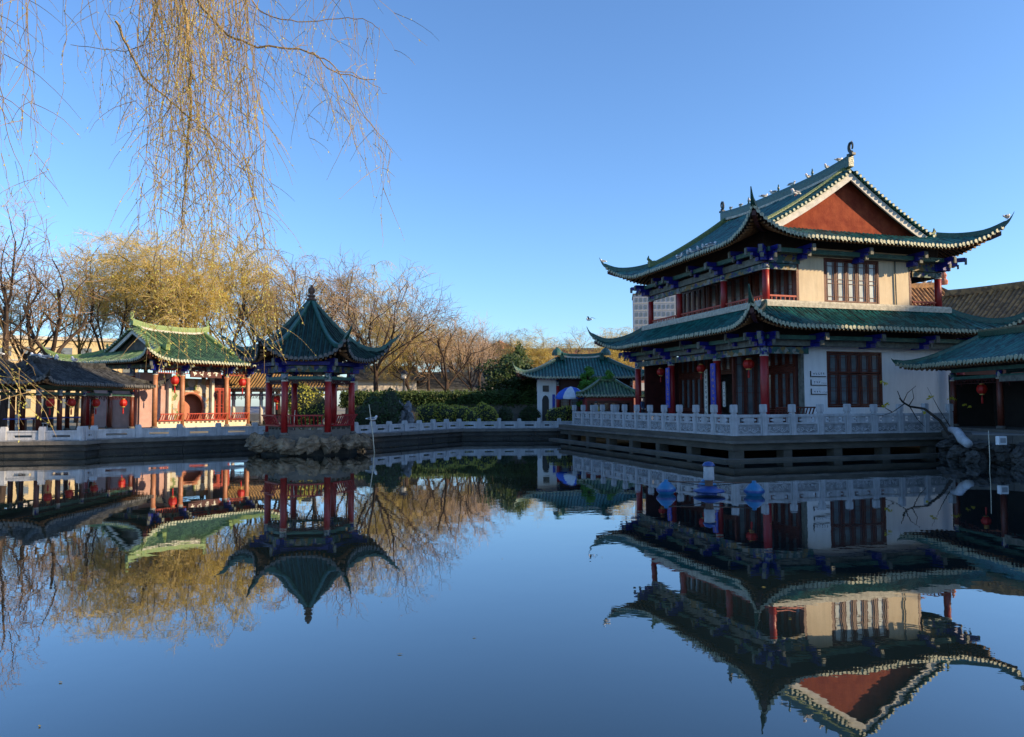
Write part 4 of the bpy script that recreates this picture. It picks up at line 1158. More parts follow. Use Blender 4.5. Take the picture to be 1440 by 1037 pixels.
# ---- covered galleries
def gallery(name,label,loc,rz,L,hw,over,z0,zc,ze,zr,mats,ridge_m,ys,K=.35,beam_m='green_paint',col_m='red_wood',back=True,both=True,bench=False,r=.12,orn=0,horn=.35,sides=(0,1,2,3),front=1):
    t = thing(name,label,'gallery',loc,rz)
    MB().box(-hw-.35,hw+.35,-.3,L+.3,z0-.2,z0).build('floor_slab','stone',t)
    for y in ys:
        for s in ((-1,1) if both else (front,)): column(t,s*hw,y,z0,zc,r,col_m)
    for i in range(len(ys)-1):
        for s in (-1,1):
            a,b = (s*hw,ys[i]),(s*hw,ys[i+1])
            beam(t,a,b,zc+.003,zc+.15,.16,beam_m,'eave_beam'); beam(t,(a[0],a[1]+.13),(b[0],b[1]-.13),zc-.30,zc-.17,.1,beam_m)
            if s == front:
                f = MB(); fret(f,(a[0],a[1]+.13),(b[0],b[1]-.13),zc-.62,zc-.31,max(4,int((ys[i+1]-ys[i])*2.2))); f.build('fret_frieze','red_dark',t)
    hip_roof(t,-hw-over,hw+over,-over,L+over,ze,zr,K,1.6,.25,mats,ridge_m,horn=horn,soff=over,orn=orn,sides=sides)
    MB().box(-hw,hw,.05,L-.05,zc+.16,zc+.22).build('ceiling','soffit',t)
    return t
gA = gallery('covered_gallery','dark grey tiled gallery with red posts leading back to the sunlit hall',(-24.2,36.2,0),0,9.2,1.2,1.0,.8,3.05,3.3,4.35,D3,'tile_dark',[.1,1.8,3.9,6.5,9.0])
gB = gallery('covered_gallery','dark grey tiled gallery with red posts and blue tables along the left bank',(-24.6,37.4,0),R(90),20,1.1,1.0,.8,3.05,3.3,4.45,D3,'tile_dark',[.6,3.4,6.2,9.0,11.8,14.6,17.4,19.9],front=-1)
lab = ['red lantern of the grey gallery next to its corner post','red lantern of the grey gallery between its second and third posts','red lantern of the grey gallery between wide spaced posts','red lantern at the end of the grey gallery beside the hall']
for k,y in enumerate((37.2,39.0,41.3,44.2)): lantern((-23.0,y,2.35),lab[k],.85,.2,'red lanterns of the grey gallery',1.2)
lantern((-27.2,36.3,2.35),'red lantern on the left wing of the grey gallery past the corner post',.9,.2,'red lanterns of the grey gallery',1.2)
# furniture in the gallery
for k,(x,y) in enumerate(((-25.0,38.0),(-25.0,40.2),(-25.1,42.6),(-27.5,37.6),(-30.5,37.6))):
    t = thing('cafe_table',('blue topped table beside the corner post of the grey gallery','blue topped table behind the second and third posts of the grey gallery','blue topped table towards the hall end of the grey gallery','blue topped table on the left wing of the gallery near the corner','blue topped table far along the left wing of the gallery')[k],'table',(x,y,.8),0,'blue tables in the gallery')
    MB().box(-.6,.6,-.4,.4,.70,.76).build('table_top','blue_bright',t)
    for sx in (-.5,.5):
        for sy in (-.3,.3): MB().box(sx-.03,sx+.03,sy-.03,sy+.03,0,.699).build('leg','rust',t)
for k,(x,y) in enumerate(((-25.9,39.0),(-25.9,41.2),(-28.8,38.3))):
    t = thing('cafe_chair',('pale chair between the first two blue tables of the grey gallery','pale chair beside the blue table nearest the hall','pale chair on the left wing of the grey gallery')[k],'chair',(x,y,.8),R(90*k),'pale chairs in the gallery')
    MB().box(-.22,.22,-.22,.22,.42,.46).build('seat','white_paint',t); MB().box(-.22,.22,.18,.22,.5,.95).build('backrest','white_paint',t)
    for sx in (-.19,.19):
        for sy in (-.19,.19): MB().box(sx-.02,sx+.02,sy-.02,sy+.02,0,.45 if sy<0 else .6).build('leg','white_paint',t)
# passage between hall and pagoda: low tiled wall roof beyond
gC = gallery('covered_gallery','low cream walled gallery with grey tiles behind the pagoda',(-13.6,55.5,0),R(90),8.5,1.3,.9,.7,3.2,3.4,4.6,['tile_brown_end','tile_dark','tile_grey_end'],'tile_dark',[.2,2.4,4.6,6.6,8.3],K=.2,beam_m='board_white',col_m='interior_light',front=-1)
lantern((-17.0,54.0,2.6),'red lantern on the low cream gallery behind the pagoda',1.0,.35,'red lantern of the cream gallery',1.2)

# right hand corridor with the teal porch roof
gR = gallery('covered_gallery','dark corridor with bright teal tiled porch roof beside the pavilion wall',(20.4,8.0,0),0,25.6,1.2,1.0,1.12,3.45,3.78,4.95,G3,'glaze_ridge',[0.1,3.1,6.1,9.1,12.1,15.1,18.3,21.4,24.5],K=.25,beam_m='green_paint',back=False,front=-1,horn=.2)
MB().box(.98,1.15,.2,25.4,1.12,3.4).build('back_wall','interior_shade',gR)  # near black wall carries the corridor shade in its colour
MB().box(-.9,.975,25.2,25.35,1.12,3.4).build('end_wall','interior_shade',gR)  # wall added to close the corridor end in the same painted dark
for y in (16.8,19.9): lattice_panel(gR,(.96,y+1.2),(.96,y-1.2),1.6,3.0,4,1,'glass_dark','red_dark','red_dark',name='lattice_window')
MB().box(-1.35,-1.26,18.6,21.2,2.98,3.2).build('name_board','grey_paint',gR)
lantern((19.5,31.0,2.72),'dim red lantern inside the dark teal roofed corridor',.8,.35,'red lantern of the corridor',1.2)

# shop with white pier behind the umbrella
shop = thing('shop','green roofed garden shop with white corner pier and red front behind the umbrella','shop',(.95,59.8,0),R(-90))
MB().box(1.2,4.6,1.0,7.9,.58,4.1).build('wall','red_dark',shop)
MB().box(3.2,4.9,.9,2.35,.58,4.0).build('white_pier','plaster_white',shop)
d_ = MB(); d_.prism([(1.25,.6),(1.75,.6),(1.75,2.5),(1.66,2.75),(1.5,2.85),(1.34,2.75),(1.25,2.5)],'x',4.86,4.93); d_.build('doorway','black',shop)
MB().box(4.9,4.96,2.0,2.2,1.9,2.9).build('blue_sign','blue_bright',shop); MB().box(4.9,4.97,1.3,1.75,3.1,3.55).build('lantern_niche','stone',shop)
lattice_panel(shop,(4.66,2.5),(4.66,7.6),1.2,3.2,7,1,'glass_dim','red_wood','red_wood')
for y in (2.4,5.0,7.8): column(shop,5.0,y,.6,4.0,.12)
MB().box(.9,5.1,.8,8.0,4.0,4.15).build('ceiling','blue_paint',shop)
xieshan(shop,-.2,6.0,-.3,9.0,4.1,5.75,2.7,.55,2.3,.35,G3,'glaze_ridge','glaze_ridge',.24,.72,1.1,.3,'stone',.22,.2,.4,(),.3)
for y in (2.5,6.2): MB().lathe((2.9,y,5.9),[(.42,0),(.40,.2),(.30,.4),(.12,.55),(.02,.6)],10).build('ridge_finial','glaze_ridge',shop)
side = thing('shop_annex','small white annex with green tiled roof joined to the shop beside dark trees','annex',(-.2,59.5,0),0)
hip_roof(side,-1.6,1.4,-2.0,1.6,4.0,4.75,.2,1,.2,G3,'glaze_ridge',soff=.6); MB().box(-1.1,.9,-1.4,1.0,.58,4.05).build('wall','plaster_white',side)
wall_ = thing('garden_wall','low white wall with a framed notice beside the shop doorway','wall',(0,0,0))
MB().box(-1.2,2.0,56.2,56.5,.58,2.05).build('wall_panel','plaster_white',wall_); MB().box(.05,1.2,56.12,56.198,1.15,2.1).build('notice_frame','black',wall_); MB().box(.13,1.12,56.10,56.118,1.22,2.03).build('notice','marble_dirty',wall_)
booth = thing('booth','low green tiled booth with red walls and dark glass beside the terrace','booth',(6.45,50.5,0),0)
MB().box(-1.6,1.6,-1.1,1.1,.58,2.6).build('wall','red_paint',booth); lattice_panel(booth,(-1.5,-1.12),(1.5,-1.12),1.2,2.4,6,1,'glass_dark','red_wood','red_wood')
hip_roof(booth,-2.1,2.1,-1.6,1.6,2.72,3.72,.12,.8,.12,GB3,'glaze_bright',soff=.5,ridge_h=.18,horn=.12,horn_up=.05)

# ------------------------------------------------------------------ town round the garden
def windows(mb, x0,x1,z0,z1,nx,nz,y,fx=.55,fz=.55,axis='y',rnd=None):
    dx, dz = (x1-x0)/nx, (z1-z0)/nz
    for i in range(nx):
        for j in range(nz):
            a0 = x0+dx*(i+.5-fx/2); a1 = a0+dx*fx; b0 = z0+dz*(j+.5-fz/2); b1 = b0+dz*fz
            if axis == 'y': mb.box(a0,a1,y-.08,y+.05,b0,b1)
            else: mb.box(y-.05,y+.08,a0,a1,b0,b1)
def block(name,label,cat,loc,rz,w,d,h,wall_m,nx,nz,roof='flat',roof_m='stone',win_m='glass_dim',bands=True,fx=.55):
    t = thing(name,label,cat,loc,rz)
    MB().box(-w/2,w/2,0,d,-.1,h).build('wall',wall_m,t)
    m = MB(); windows(m,-w/2+.4,w/2-.4,.8,h-.6,nx,nz,-.01,fx); o = m.build('windows',win_m,t); o['kind'] = 'stuff'
    m = MB(); windows(m,.4,d-.4,.8,h-.6,max(2,int(nx*d/w)),nz,w/2+.01,fx,axis='x'); o = m.build('windows',win_m,t); o['kind'] = 'stuff'
    if bands:
        m = MB()
        for j in range(1,nz): z = .8+(h-1.4)*j/nz; m.box(-w/2-.06,w/2+.06,-.12,-.002,z-.1,z+.1)
        o = m.build('floor_bands','mortar',t); o['kind'] = 'stuff'
    if roof == 'flat': MB().box(-w/2-.3,w/2+.3,-.3,d+.3,h,h+.5).build('parapet',roof_m,t)
    elif roof == 'gable':
        MB().prism([(-.8,h),(d+.8,h),(d/2,h+d*.32)],'x',-w/2-.5,w/2+.5).build('roof',roof_m,t)
    return t
p = at_y(922,520,300); block('tower_block','grey residential tower with window grid seen between pavilion columns','building',(p.x,300,.5),R(-8),17,16,46,'facade_grey',9,15)
p = at_y(80,500,118); block('apartment_building','long yellow apartment block behind bare trees on the left','building',(p.x,118,.5),R(28),17,10,12.2,'facade_yellow',6,4,roof_m='facade_cream')
p = at_y(135,500,130); block('apartment_building','lower yellow apartment block behind the hall roof','building',(p.x,130,.5),R(25),13,10,10.6,'facade_yellow',5,3,roof_m='facade_red')
p = at_y(20,500,125); block('apartment_building','pale yellow block at the far end of the left bank','building',(p.x,125,.5),R(30),12,10,11.0,'facade_cream',5,3)
p = at_y(680,500,210); block('apartment_building','cream block with balconies behind the bare trees over the hedge','building',(p.x,210,.5),R(5),24,12,14,'facade_cream',9,4)
p = at_y(704,500,205); tt = block('clock_tower','small reddish brick tower rising over distant trees','tower',(p.x,205,.5),R(5),6.2,6,17.0,'facade_red',2,4,roof='none',bands=False); MB().lathe((0,3,17.0),[(4.4,0),(4.2,.5),(2.2,1.6),(.2,2.6)],4).build('roof','facade_red',tt)
p = at_y(800,500,190); block('apartment_building','long pinkish block behind the yellow willows by the shop','building',(p.x,190,.5),R(-4),40,12,15.5,'facade_red',14,4,win_m='facade_cream')
p = at_y(620,540,80); block('garden_house','white walled house with grey tile roof behind the hedge','house',(p.x,80,.5),R(12),9,6,3.4,'plaster_white',3,1,'gable','tile_dark',bands=False)
p = at_y(690,540,84); block('garden_house','dark grey roofed house beside the evergreen behind the hedge','house',(p.x,84,.5),R(-10),10,6,3.6,'plaster_white',4,1,'gable','tile_dark',bands=False)
p = at_y(545,540,76); block('garden_house','cream walled house behind tree trunks beside the pagoda roof','house',(p.x,76,.5),R(20),6,5,4.2,'facade_cream',2,1,'gable','tile_dark',bands=False)
# brown tiled halls behind the pavilion
bh = thing('brown_hall','brown tiled hall roof stepping down beside the pavilion gallery','hall',(28.2,48.2,0),math.atan2(-.475,-.88))
MB().box(-3.2,3.2,-2.4,13.6,.58,6.7).build('wall','facade_red',bh)
hip_roof(bh,-4.2,4.2,-4.2,15,6.0,9.0,.3,2,.3,B3,'tile_brown',sp=.3,soff=1.0,ridge_h=.4,horn=.3)
bh2 = thing('brown_hall','larger brown tiled hall with red pinnacle behind the pavilion','hall',(32.5,63,0),0)
MB().box(-7.5,7.5,-4,4,.58,8.4).build('wall','facade_red',bh2)
hip_roof(bh2,-9,9,-5.2,5.2,8.2,11.9,.4,2.5,.4,B3,'tile_brown',sp=.32,soff=1.1,ridge_h=.45,horn=.3)
MB().lathe((4.2,0,12.2),[(.3,0),(.34,.3),(.18,.5),(.26,.8),(.12,1.1),(.16,1.3),(.03,1.9)],10).build('pinnacle','facade_red',bh2)
# blocks added out of view on the right, sized to throw the evening shade
block('shade_block','unseen added block far beyond the right bank, shading the foot of the pavilion','building',(90,25,.6),R(-90),31,14,35.5,'facade_cream',12,12,'flat')
block('shade_block','unseen added tower by the near right bank, shading the pagoda and grey gallery','building',(30,22.0,.6),R(-90),7,9,26.5,'facade_cream',4,8,'flat')
block('shade_block','unseen added low block behind the right hand corridor, shading the aerator','building',(34,9,.6),R(-90),16,9,12.6,'plaster_white',7,3,'flat')
block('shade_block','unseen added broad block farther along the right bank, shading the shop','building',(50,41.5,.6),R(-90),13,12,24.0,'facade_cream',12,6,'flat')

# ------------------------------------------------------------------ trees
def grow(seed, kind):
    rnd = random.Random(seed); trunk = MB(); twig = MB(); leaf = MB()
    K = {'bare':  dict(h=6.0, n=(6,5,6,5), ang=(34,38,42,45), ratio=(.62,.62,.58,.55), up=.20, droop=0, leaves=0),
         'fan':   dict(h=4.2, n=(7,6,6,5), ang=(38,34,36,42), ratio=(.95,.62,.58,.55), up=.16, droop=0, leaves=0),
         'willow':dict(h=4.6, n=(6,5,6,7), ang=(36,32,34,30), ratio=(.92,.70,.58,.55), up=.16, droop=.16, leaves=2),
         'gold':  dict(h=4.6, n=(6,6,6,7), ang=(34,30,30,28), ratio=(.95,.68,.56,.55), up=.22, droop=.07, leaves=4),
         'thick': dict(h=3.4, n=(4,5,6,5), ang=(46,44,44,46), ratio=(.95,.66,.60,.55), up=.12, droop=0.02, leaves=0)}[kind]
    def branch(p, d, L, r, lev):
        seg = (6,5,4,4,3)[lev]; pts = [p.copy()]; rad = [r]; q = p.copy(); dd = d.copy(); r1 = r*(.55 if lev else .6)
        for i in range(seg):
            wob = (.06,.16,.2,.22,.22)[lev]
            dd = dd + Vector((rnd.gauss(0,wob),rnd.gauss(0,wob),rnd.gauss(0,wob*.6)))
            if lev <= 2: dd.z += K['up']*.5
            elif K['droop']: dd.z -= K['droop']*(lev-1)
            else: dd.z += .05
            dd.normalize(); q = q + dd*(L/seg); pts.append(q.copy()); rad.append(r+(r1-r)*(i+1)/seg)
        if lev <= 2: trunk.tube(pts, rad, (8,6,4)[lev], cap=False)
        else: twig.tube(pts, rad[:-1]+[rad[-1]*.4], 3, cap=False)
        if lev >= 3 and K['leaves']:
            for c in range(K['leaves']*(1 if lev==3 else 2)):
                f = rnd.random(); i = min(seg-1,int(f*seg)); a = pts[i].lerp(pts[i+1], f*seg-i)
                t = Vector((rnd.gauss(0,.6),rnd.gauss(0,.6),rnd.gauss(-.3 if kind=='willow' else .2,.6))).normalized(); s_ = t.orthogonal().normalized()
                l_ = rnd.uniform(.22,.5); w_ = rnd.uniform(.008,.015); o = len(leaf.v)
                leaf.v += [tuple(a),tuple(a+t*l_*.5+s_*w_),tuple(a+t*l_),tuple(a+t*l_*.5-s_*w_)]; leaf.face(o,o+1,o+2,o+3)
        if lev < 4:
            n = K['n'][lev]; base = rnd.uniform(0,6.28)
            for k in range(n):
                f = (.72 if lev == 0 else .30) + (.28 if lev == 0 else .70)*((k+rnd.random())/n)
                f = min(.999,f); i = min(seg-1,int(f*seg)); a = pts[i].lerp(pts[i+1], f*seg-i)
                t = (pts[i+1]-pts[i]).normalized(); ax = t.orthogonal().normalized(); ax.rotate(Matrix.Rotation(base+k*2.4+rnd.uniform(-.4,.4),3,t))
                nd = t.copy(); nd.rotate(Matrix.Rotation(R(K['ang'][lev]*rnd.uniform(.6,1.25)),3,ax))
                rr_ = max(.011,(rad[i]*(.62 if lev<2 else .55))*rnd.uniform(.75,1.0))
                branch(a, nd, L*K['ratio'][lev]*rnd.uniform(.75,1.15), rr_, lev+1)
    branch(Vector((0,0,-.1)), Vector((rnd.uniform(-.08,.08),rnd.uniform(-.08,.08),1)), K['h'], .19 if kind!='thick' else .24, 0)
    zs = max(v[2] for v in twig.v); 
    return trunk, twig, leaf, zs
TREES = {}
def tree_proto(key, seed, kind, tw, lf=None):
    a, b, c, h = grow(seed, kind)
    TREES[key] = (a.mesh('trunk','bark',True), b.mesh('twigs',tw), c.mesh('leaves',lf) if lf and c.f else None, h)
tree_proto('bare1',11,'bare','twig_pink'); tree_proto('bare2',12,'bare','twig_brown'); tree_proto('fan',13,'fan','twig_pink')
tree_proto('thick',14,'thick','twig_brown'); tree_proto('wil1',15,'willow','twig_gold','leaf_gold'); tree_proto('wil2',16,'willow','twig_brown','leaf_olive')
tree_proto('gold1',17,'gold','twig_gold','leaf_gold'); tree_proto('gold2',18,'gold','twig_gold','leaf_gold')
def put_tree(px, top, D, key, rz, label, group, name, wide=1.0, zb=.58):
    p = at_y(px, top, D); tr, tw, lf, h = TREES[key]; s = (p.z-zb)/h*1.07
    t = thing(name, label, 'tree', (p.x, D, zb), R(rz), group)
    for nm, me in (('trunk',tr),('twigs',tw),('leaves',lf)):
        if me is None: continue
        o = link_mesh(nm, me, t); o.scale = (s*wide,s*wide,s)
        if nm != 'trunk': o['kind'] = 'stuff'
WT = 'willows and bare trees round the garden'
T = [(12,285,52,'bare1',20,'bare tree with fine pinkish twigs at the end of the grey gallery',1.0,'bare_tree'),
     (70,352,56,'thick',130,'bare tree with thick dark forked limbs beside the yellow apartment block',1.1,'bare_tree'),
     (35,372,66,'wil2',60,'loose bare willow behind the left wing of the grey gallery',1.0,'willow_tree'),
     (112,380,72,'bare2',200,'slender bare tree between the forked tree and the golden willow',.9,'bare_tree'),
     (158,335,64,'gold2',20,'broad golden willow rising behind the gable of the hall',1.05,'willow_tree'),
     (205,352,74,'gold2',250,'golden willow filling the gap behind the hall ridge',1.0,'willow_tree'),
     (255,318,62,'gold1',80,'tallest bright golden willow behind the hall roof',.95,'willow_tree'),
     (318,335,66,'gold2',170,'golden brown willow between the hall and the pagoda finial',1.0,'willow_tree'),
     (350,362,76,'wil1',10,'hazy drooping willow behind the pagoda roof edge',1.0,'willow_tree'),
     (395,362,70,'wil2',40,'drooping olive willow behind the pagoda finial',1.0,'willow_tree'),
     (448,355,64,'bare2',300,'tall bare tree with brown twigs behind the pagoda finial',1.0,'bare_tree'),
     (490,372,72,'wil1',140,'loose golden willow between the finial and the spreading bare tree',.95,'willow_tree'),
     (532,368,60,'fan',15,'wide spreading bare tree with fan of dark branches beside the pagoda',1.12,'bare_tree'),
     (585,440,63,'wil1',220,'pale drooping willow behind the rockery',1.0,'willow_tree'),
     (628,442,57,'thick',75,'dark trunked bare tree growing through the clipped hedge',1.0,'bare_tree'),
     (662,440,66,'fan',200,'rounded bare tree with fine twigs behind the hedge',1.0,'bare_tree'),
     (602,455,72,'bare1',90,'thin bare tree behind the white walled house',1.1,'bare_tree'),
     (560,430,78,'gold2',300,'brownish willow behind the cream walled house',1.1,'willow_tree'),
     (695,466,80,'bare2',130,'small bare tree beside the reddish tower',1.1,'bare_tree'),
     (755,462,86,'gold1',30,'bright yellow willow behind the shop roof finial',1.15,'willow_tree'),
     (735,478,96,'wil1',80,'low yellow willow left of the shop ridge',1.2,'willow_tree'),
     (800,466,100,'bare1',10,'bare twiggy tree over the shop ridge',1.5,'bare_tree'),
     (850,462,90,'wil1',160,'yellow willow beside the pavilion eave tip',1.2,'willow_tree'),
     (875,470,84,'gold2',250,'brown gold willow partly behind the pavilion column',1.1,'willow_tree'),
     (588,452,80,'wil2',33,'pale olive willow above the white walled house',1.2,'willow_tree'),
     (640,448,84,'wil2',133,'soft hazy willow behind the dark trunked tree',1.3,'willow_tree'),
     (675,452,74,'bare1',233,'pinkish bare tree left of the reddish tower',1.1,'bare_tree'),
     (715,470,98,'wil2',303,'low hazy willow beside the reddish tower',1.3,'willow_tree'),
     (520,470,84,'wil1',99,'far willow seen under the pagoda eave',1.4,'willow_tree'),
     (445,480,90,'gold1',199,'far gold willow seen through the pagoda columns',1.5,'willow_tree')]
for (px,top,D,key,rz,lab,wd,nm) in T: put_tree(px,top,D,key,rz,lab,WT,nm,wd)

def leaf_cloud(mb, c, r, n, size, rnd, shell=.55):
    for k in range(n):
        d = Vector((rnd.gauss(0,1),rnd.gauss(0,1),rnd.gauss(0,1))).normalized()*(shell+(1-shell)*rnd.random())
        p = Vector((c[0]+d.x*r[0],c[1]+d.y*r[1],c[2]+d.z*r[2]))
        t = Vector((rnd.gauss(0,1),rnd.gauss(0,1),rnd.gauss(0,1))).normalized(); s_ = t.orthogonal().normalized(); l_ = size*rnd.uniform(.6,1.4); w_ = l_*.35
        o = len(mb.v); mb.v += [tuple(p-t*l_*.5),tuple(p+s_*w_),tuple(p+t*l_*.5),tuple(p-s_*w_)]; mb.face(o,o+1,o+2,o+3)
def leaf_box(mb, a, b, n, size, rnd, wob=.12):
    lx,ly,lz = b[0]-a[0],b[1]-a[1],b[2]-a[2]
    for k in range(n):
        f = rnd.random(); x,y,z = rnd.random(),rnd.random(),rnd.random()
        if f < .45: y = 0
        elif f < .8: z = 1
        elif f < .9: x = 0
        else: x = 1
        p = Vector((a[0]+x*lx+rnd.gauss(0,wob),a[1]+y*ly+rnd.gauss(0,wob),a[2]+z*lz+rnd.gauss(0,wob)))
        t = Vector((rnd.gauss(0,1),rnd.gauss(0,1),rnd.gauss(0,1))).normalized(); s_ = t.orthogonal().normalized(); l_ = size*rnd.uniform(.6,1.4); w_ = l_*.35
        o = len(mb.v); mb.v += [tuple(p-t*l_*.5),tuple(p+s_*w_),tuple(p+t*l_*.5),tuple(p-s_*w_)]; mb.face(o,o+1,o+2,o+3)
rnd = random.Random(77)
# garden wall and clipped hedge across the far bank
gw = thing('retaining_wall','low beige wall under the long clipped hedge','wall')
for k in range(8): MB().box(-11.5+1.9*k,-11.5+1.9*k+1.89,55.4,55.9,.58,2.2).build('wall_slab','concrete',gw)
hd = thing('hedge','long dark clipped hedge on top of the beige wall','hedge')
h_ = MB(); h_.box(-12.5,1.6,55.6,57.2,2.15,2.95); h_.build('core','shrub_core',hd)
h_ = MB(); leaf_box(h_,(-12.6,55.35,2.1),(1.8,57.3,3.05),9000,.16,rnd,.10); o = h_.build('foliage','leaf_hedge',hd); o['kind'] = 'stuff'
MB().box(-12.4,1.5,56.0,57.0,.58,2.149).build('soil_bank','ground',hd)
def shrub(name,label,c,r,n,size,m,seed,group=None,lobes=4):
    rn = random.Random(seed); t = thing(name,label,'shrub',(c[0],c[1],c[2]),0,group); co = MB(); lf = MB()
    for k in range(lobes):
        q = (rn.uniform(-.5,.5)*r[0]*(lobes>1),rn.uniform(-.5,.5)*r[1]*(lobes>1),r[2]*rn.uniform(.45,.75))
        rr_ = (r[0]*rn.uniform(.5,.75),r[1]*rn.uniform(.5,.8),r[2]*rn.uniform(.5,.65)) if lobes>1 else (r[0]*.8,r[1]*.8,r[2]*.6)
        co.blob(q,tuple(x*.8 for x in rr_),8,6,.1,rn); leaf_cloud(lf,q,rr_,n//lobes,size,rn,.75)
    if lobes>1:
        for k in range(lobes): co.tube([(rn.uniform(-.3,.3)*r[0],0,-.05),(rn.uniform(-.4,.4)*r[0],0,r[2]*.5)],.03,4)
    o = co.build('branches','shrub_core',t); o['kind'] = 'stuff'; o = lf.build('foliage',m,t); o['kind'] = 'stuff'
for k,(px,yy,rx,lab) in enumerate(((612,51.5,1.3,'lime green shrub beside the rockery on the far bank'),(640,51.3,1.3,'lime green shrub at the foot of the dark trunked tree'),(668,51.4,1.3,'lime green shrub in the middle of the bed below the hedge'),(692,51.6,.9,'lime green shrub ending the bed before the dark round bush'))):
    x = at_y(px,580,yy).x; shrub('shrub',lab,(x,yy,.58),(rx,.8,1.35),1600,.13,'leaf_lime',300+k,'lime shrubs below the hedge',5)
x = at_y(707,580,52.5).x; shrub('shrub','dark rounded bush between the lime shrubs and the white wall',(x,52.5,.58),(.7,.7,1.3),900,.12,'leaf_dark',310,None,3)
x = at_y(745,577,54.5).x; shrub('round_bush','dark green ball clipped bush beside the arched shop doorway',(x,54.5,.6),(1.05,1.0,1.35),2200,.09,'leaf_dark',311,None,1)
for k,px in enumerate((785,797)): x = at_y(px,580,51).x; shrub('shrub',('olive shrub behind the railing under the umbrella','olive shrub behind the railing beside the white pier')[k],(x,51,.6),(.8,.7,1.2),900,.12,'leaf_lime',320+k,'olive shrubs by the umbrella',4)
for k,(px,D,h) in enumerate(((535,46.5,2.0),(548,48,1.7),(522,45.5,1.5))): x = at_y(px,580,D).x; shrub('shrub',('dark leafy bush beside the leaning white pole','dark leafy bush behind the grey rockery','small dark bush at the pagoda causeway')[k],(x,D,.58),(1.3,.9,h),1600,.15,'leaf_dark',330+k,None,5)
x = at_y(395+40,560,47).x; shrub('shrub','leafy olive bush seen between the pagoda columns',(x,46.5,.58),(1.3,1.0,2.6),1800,.14,'leaf_lime',340,None,5)
rk = thing('rockery','upright grey scholar rock pile beside lime shrubs on the far bank','rocks',(at_y(563,580,47.5).x,47.5,.58))
for k in range(14): boulder(rk,(rnd.uniform(-.8,.8),rnd.uniform(-.4,.4),rnd.uniform(.1,1.5)*(.6 if k%3 else 1)),(rnd.uniform(.2,.38),rnd.uniform(.2,.35),rnd.uniform(.25,.5)),400+k,'rock_grey')
# dark evergreens
def evergreen(px,top,D,r,lab,seed,m='leaf_dark',n=5200,name='evergreen_tree',zb=.58,size=.2,flat=False):
    p = at_y(px,top,D); rn = random.Random(seed); H = p.z-zb; t = thing(name,lab,'tree',(p.x,D,zb)); tk = MB(); lf = MB()
    tk.tube([(0,0,-.1),(.1,0,H*.3),(-.1,.1,H*.6),(0,0,H*.92)],[.16,.13,.09,.03],7)
    nl = 12
    for k in range(nl):
        f = .28+.68*(k+.5)/nl; a = k*2.4; rr_ = r*(.35+.65*math.sin(math.pi*min(1,f*.95)))*rn.uniform(.7,1.1)
        q = (math.cos(a)*rr_*.55,math.sin(a)*rr_*.55,H*f); tk.tube([(0,0,H*f*.8),q],[.05,.02],4)
        leaf_cloud(lf,q,(rr_*.62,rr_*.62,H*(.06 if flat else .13)),n//nl,size,rn,.3)
    tk.build('trunk','bark_dark',t); o = lf.build('crown',m,t); o['kind'] = 'stuff'
evergreen(714,500,57.5,2.7,'dense dark evergreen between the hedge and the shop roof',50)
evergreen(737,515,57.8,1.7,'smaller dark evergreen touching the green side roof of the shop',51)
evergreen(728,486,66,1.5,'olive green conifer rising over the dark evergreen',52,'leaf_hedge',3000)
evergreen(827,514,53.0,.95,'bright green cloud pruned pine in front of the shop roof',53,'leaf_pine',4200,'pine_tree',.6,.12,True)
evergreen(855,519,53.0,.9,'small bright green pine behind the booth roof',54,'leaf_pine',2600,'pine_tree',.6,.12,True)
# lamp post
lp = thing('lamp_post','dark garden lamp post with lantern head before the cream house','lamp',(at_y(568,560,58).x,58,.58))
MB().tube([(0,0,0),(0,0,3.6)],.06,8).build('pole','black',lp); MB().lathe((0,0,3.6),[(.12,0),(.2,.1),(.22,.4)],6).build('lamp_glass','interior_light',lp); MB().lathe((0,0,4.0),[(.38,0),(.3,.1),(.05,.3)],6).build('lamp_cap','black',lp)
# silver car on the lane behind the pagoda
car = thing('parked_car','silver car parked on the lane behind the pagoda','car',(at_y(361,575,62).x,62,.6),R(100))
c = MB(); prof = [(-2.1,.35),(2.1,.35),(2.15,.7),(1.9,.9),(1.1,1.0),(.5,1.5),(-1.1,1.5),(-1.8,1.0),(-2.15,.9)]; c.prism(prof,'y',-.82,.82); c.build('body','car_silver',car)
g_ = MB(); g_.prism([(1.0,1.02),(.47,1.44),(-1.05,1.44),(-1.7,1.02)],'y',-.835,.835); g_.build('side_glass','glass_dark',car); MB().bar((1.08,0,1.03),(.54,0,1.47),1.4,.03).build('windscreen','glass_dark',car)
for sx in (-1.3,1.35):
    for sy in (-.78,.78): w_ = MB(); w_.tube([(sx,sy-.1,.33),(sx,sy+.1,.33)],.33,14); wo_ = w_.build('wheel','rubber',car); w_ = MB(); w_.tube([(sx,sy-.105,.33),(sx,sy+.105,.33)],.18,12); w_.build('rim','motor_grey',wo_)
for sy in (-.6,.6): MB().box(2.1,2.17,sy-.15,sy+.15,.68,.84).build('headlight','white_paint',car)

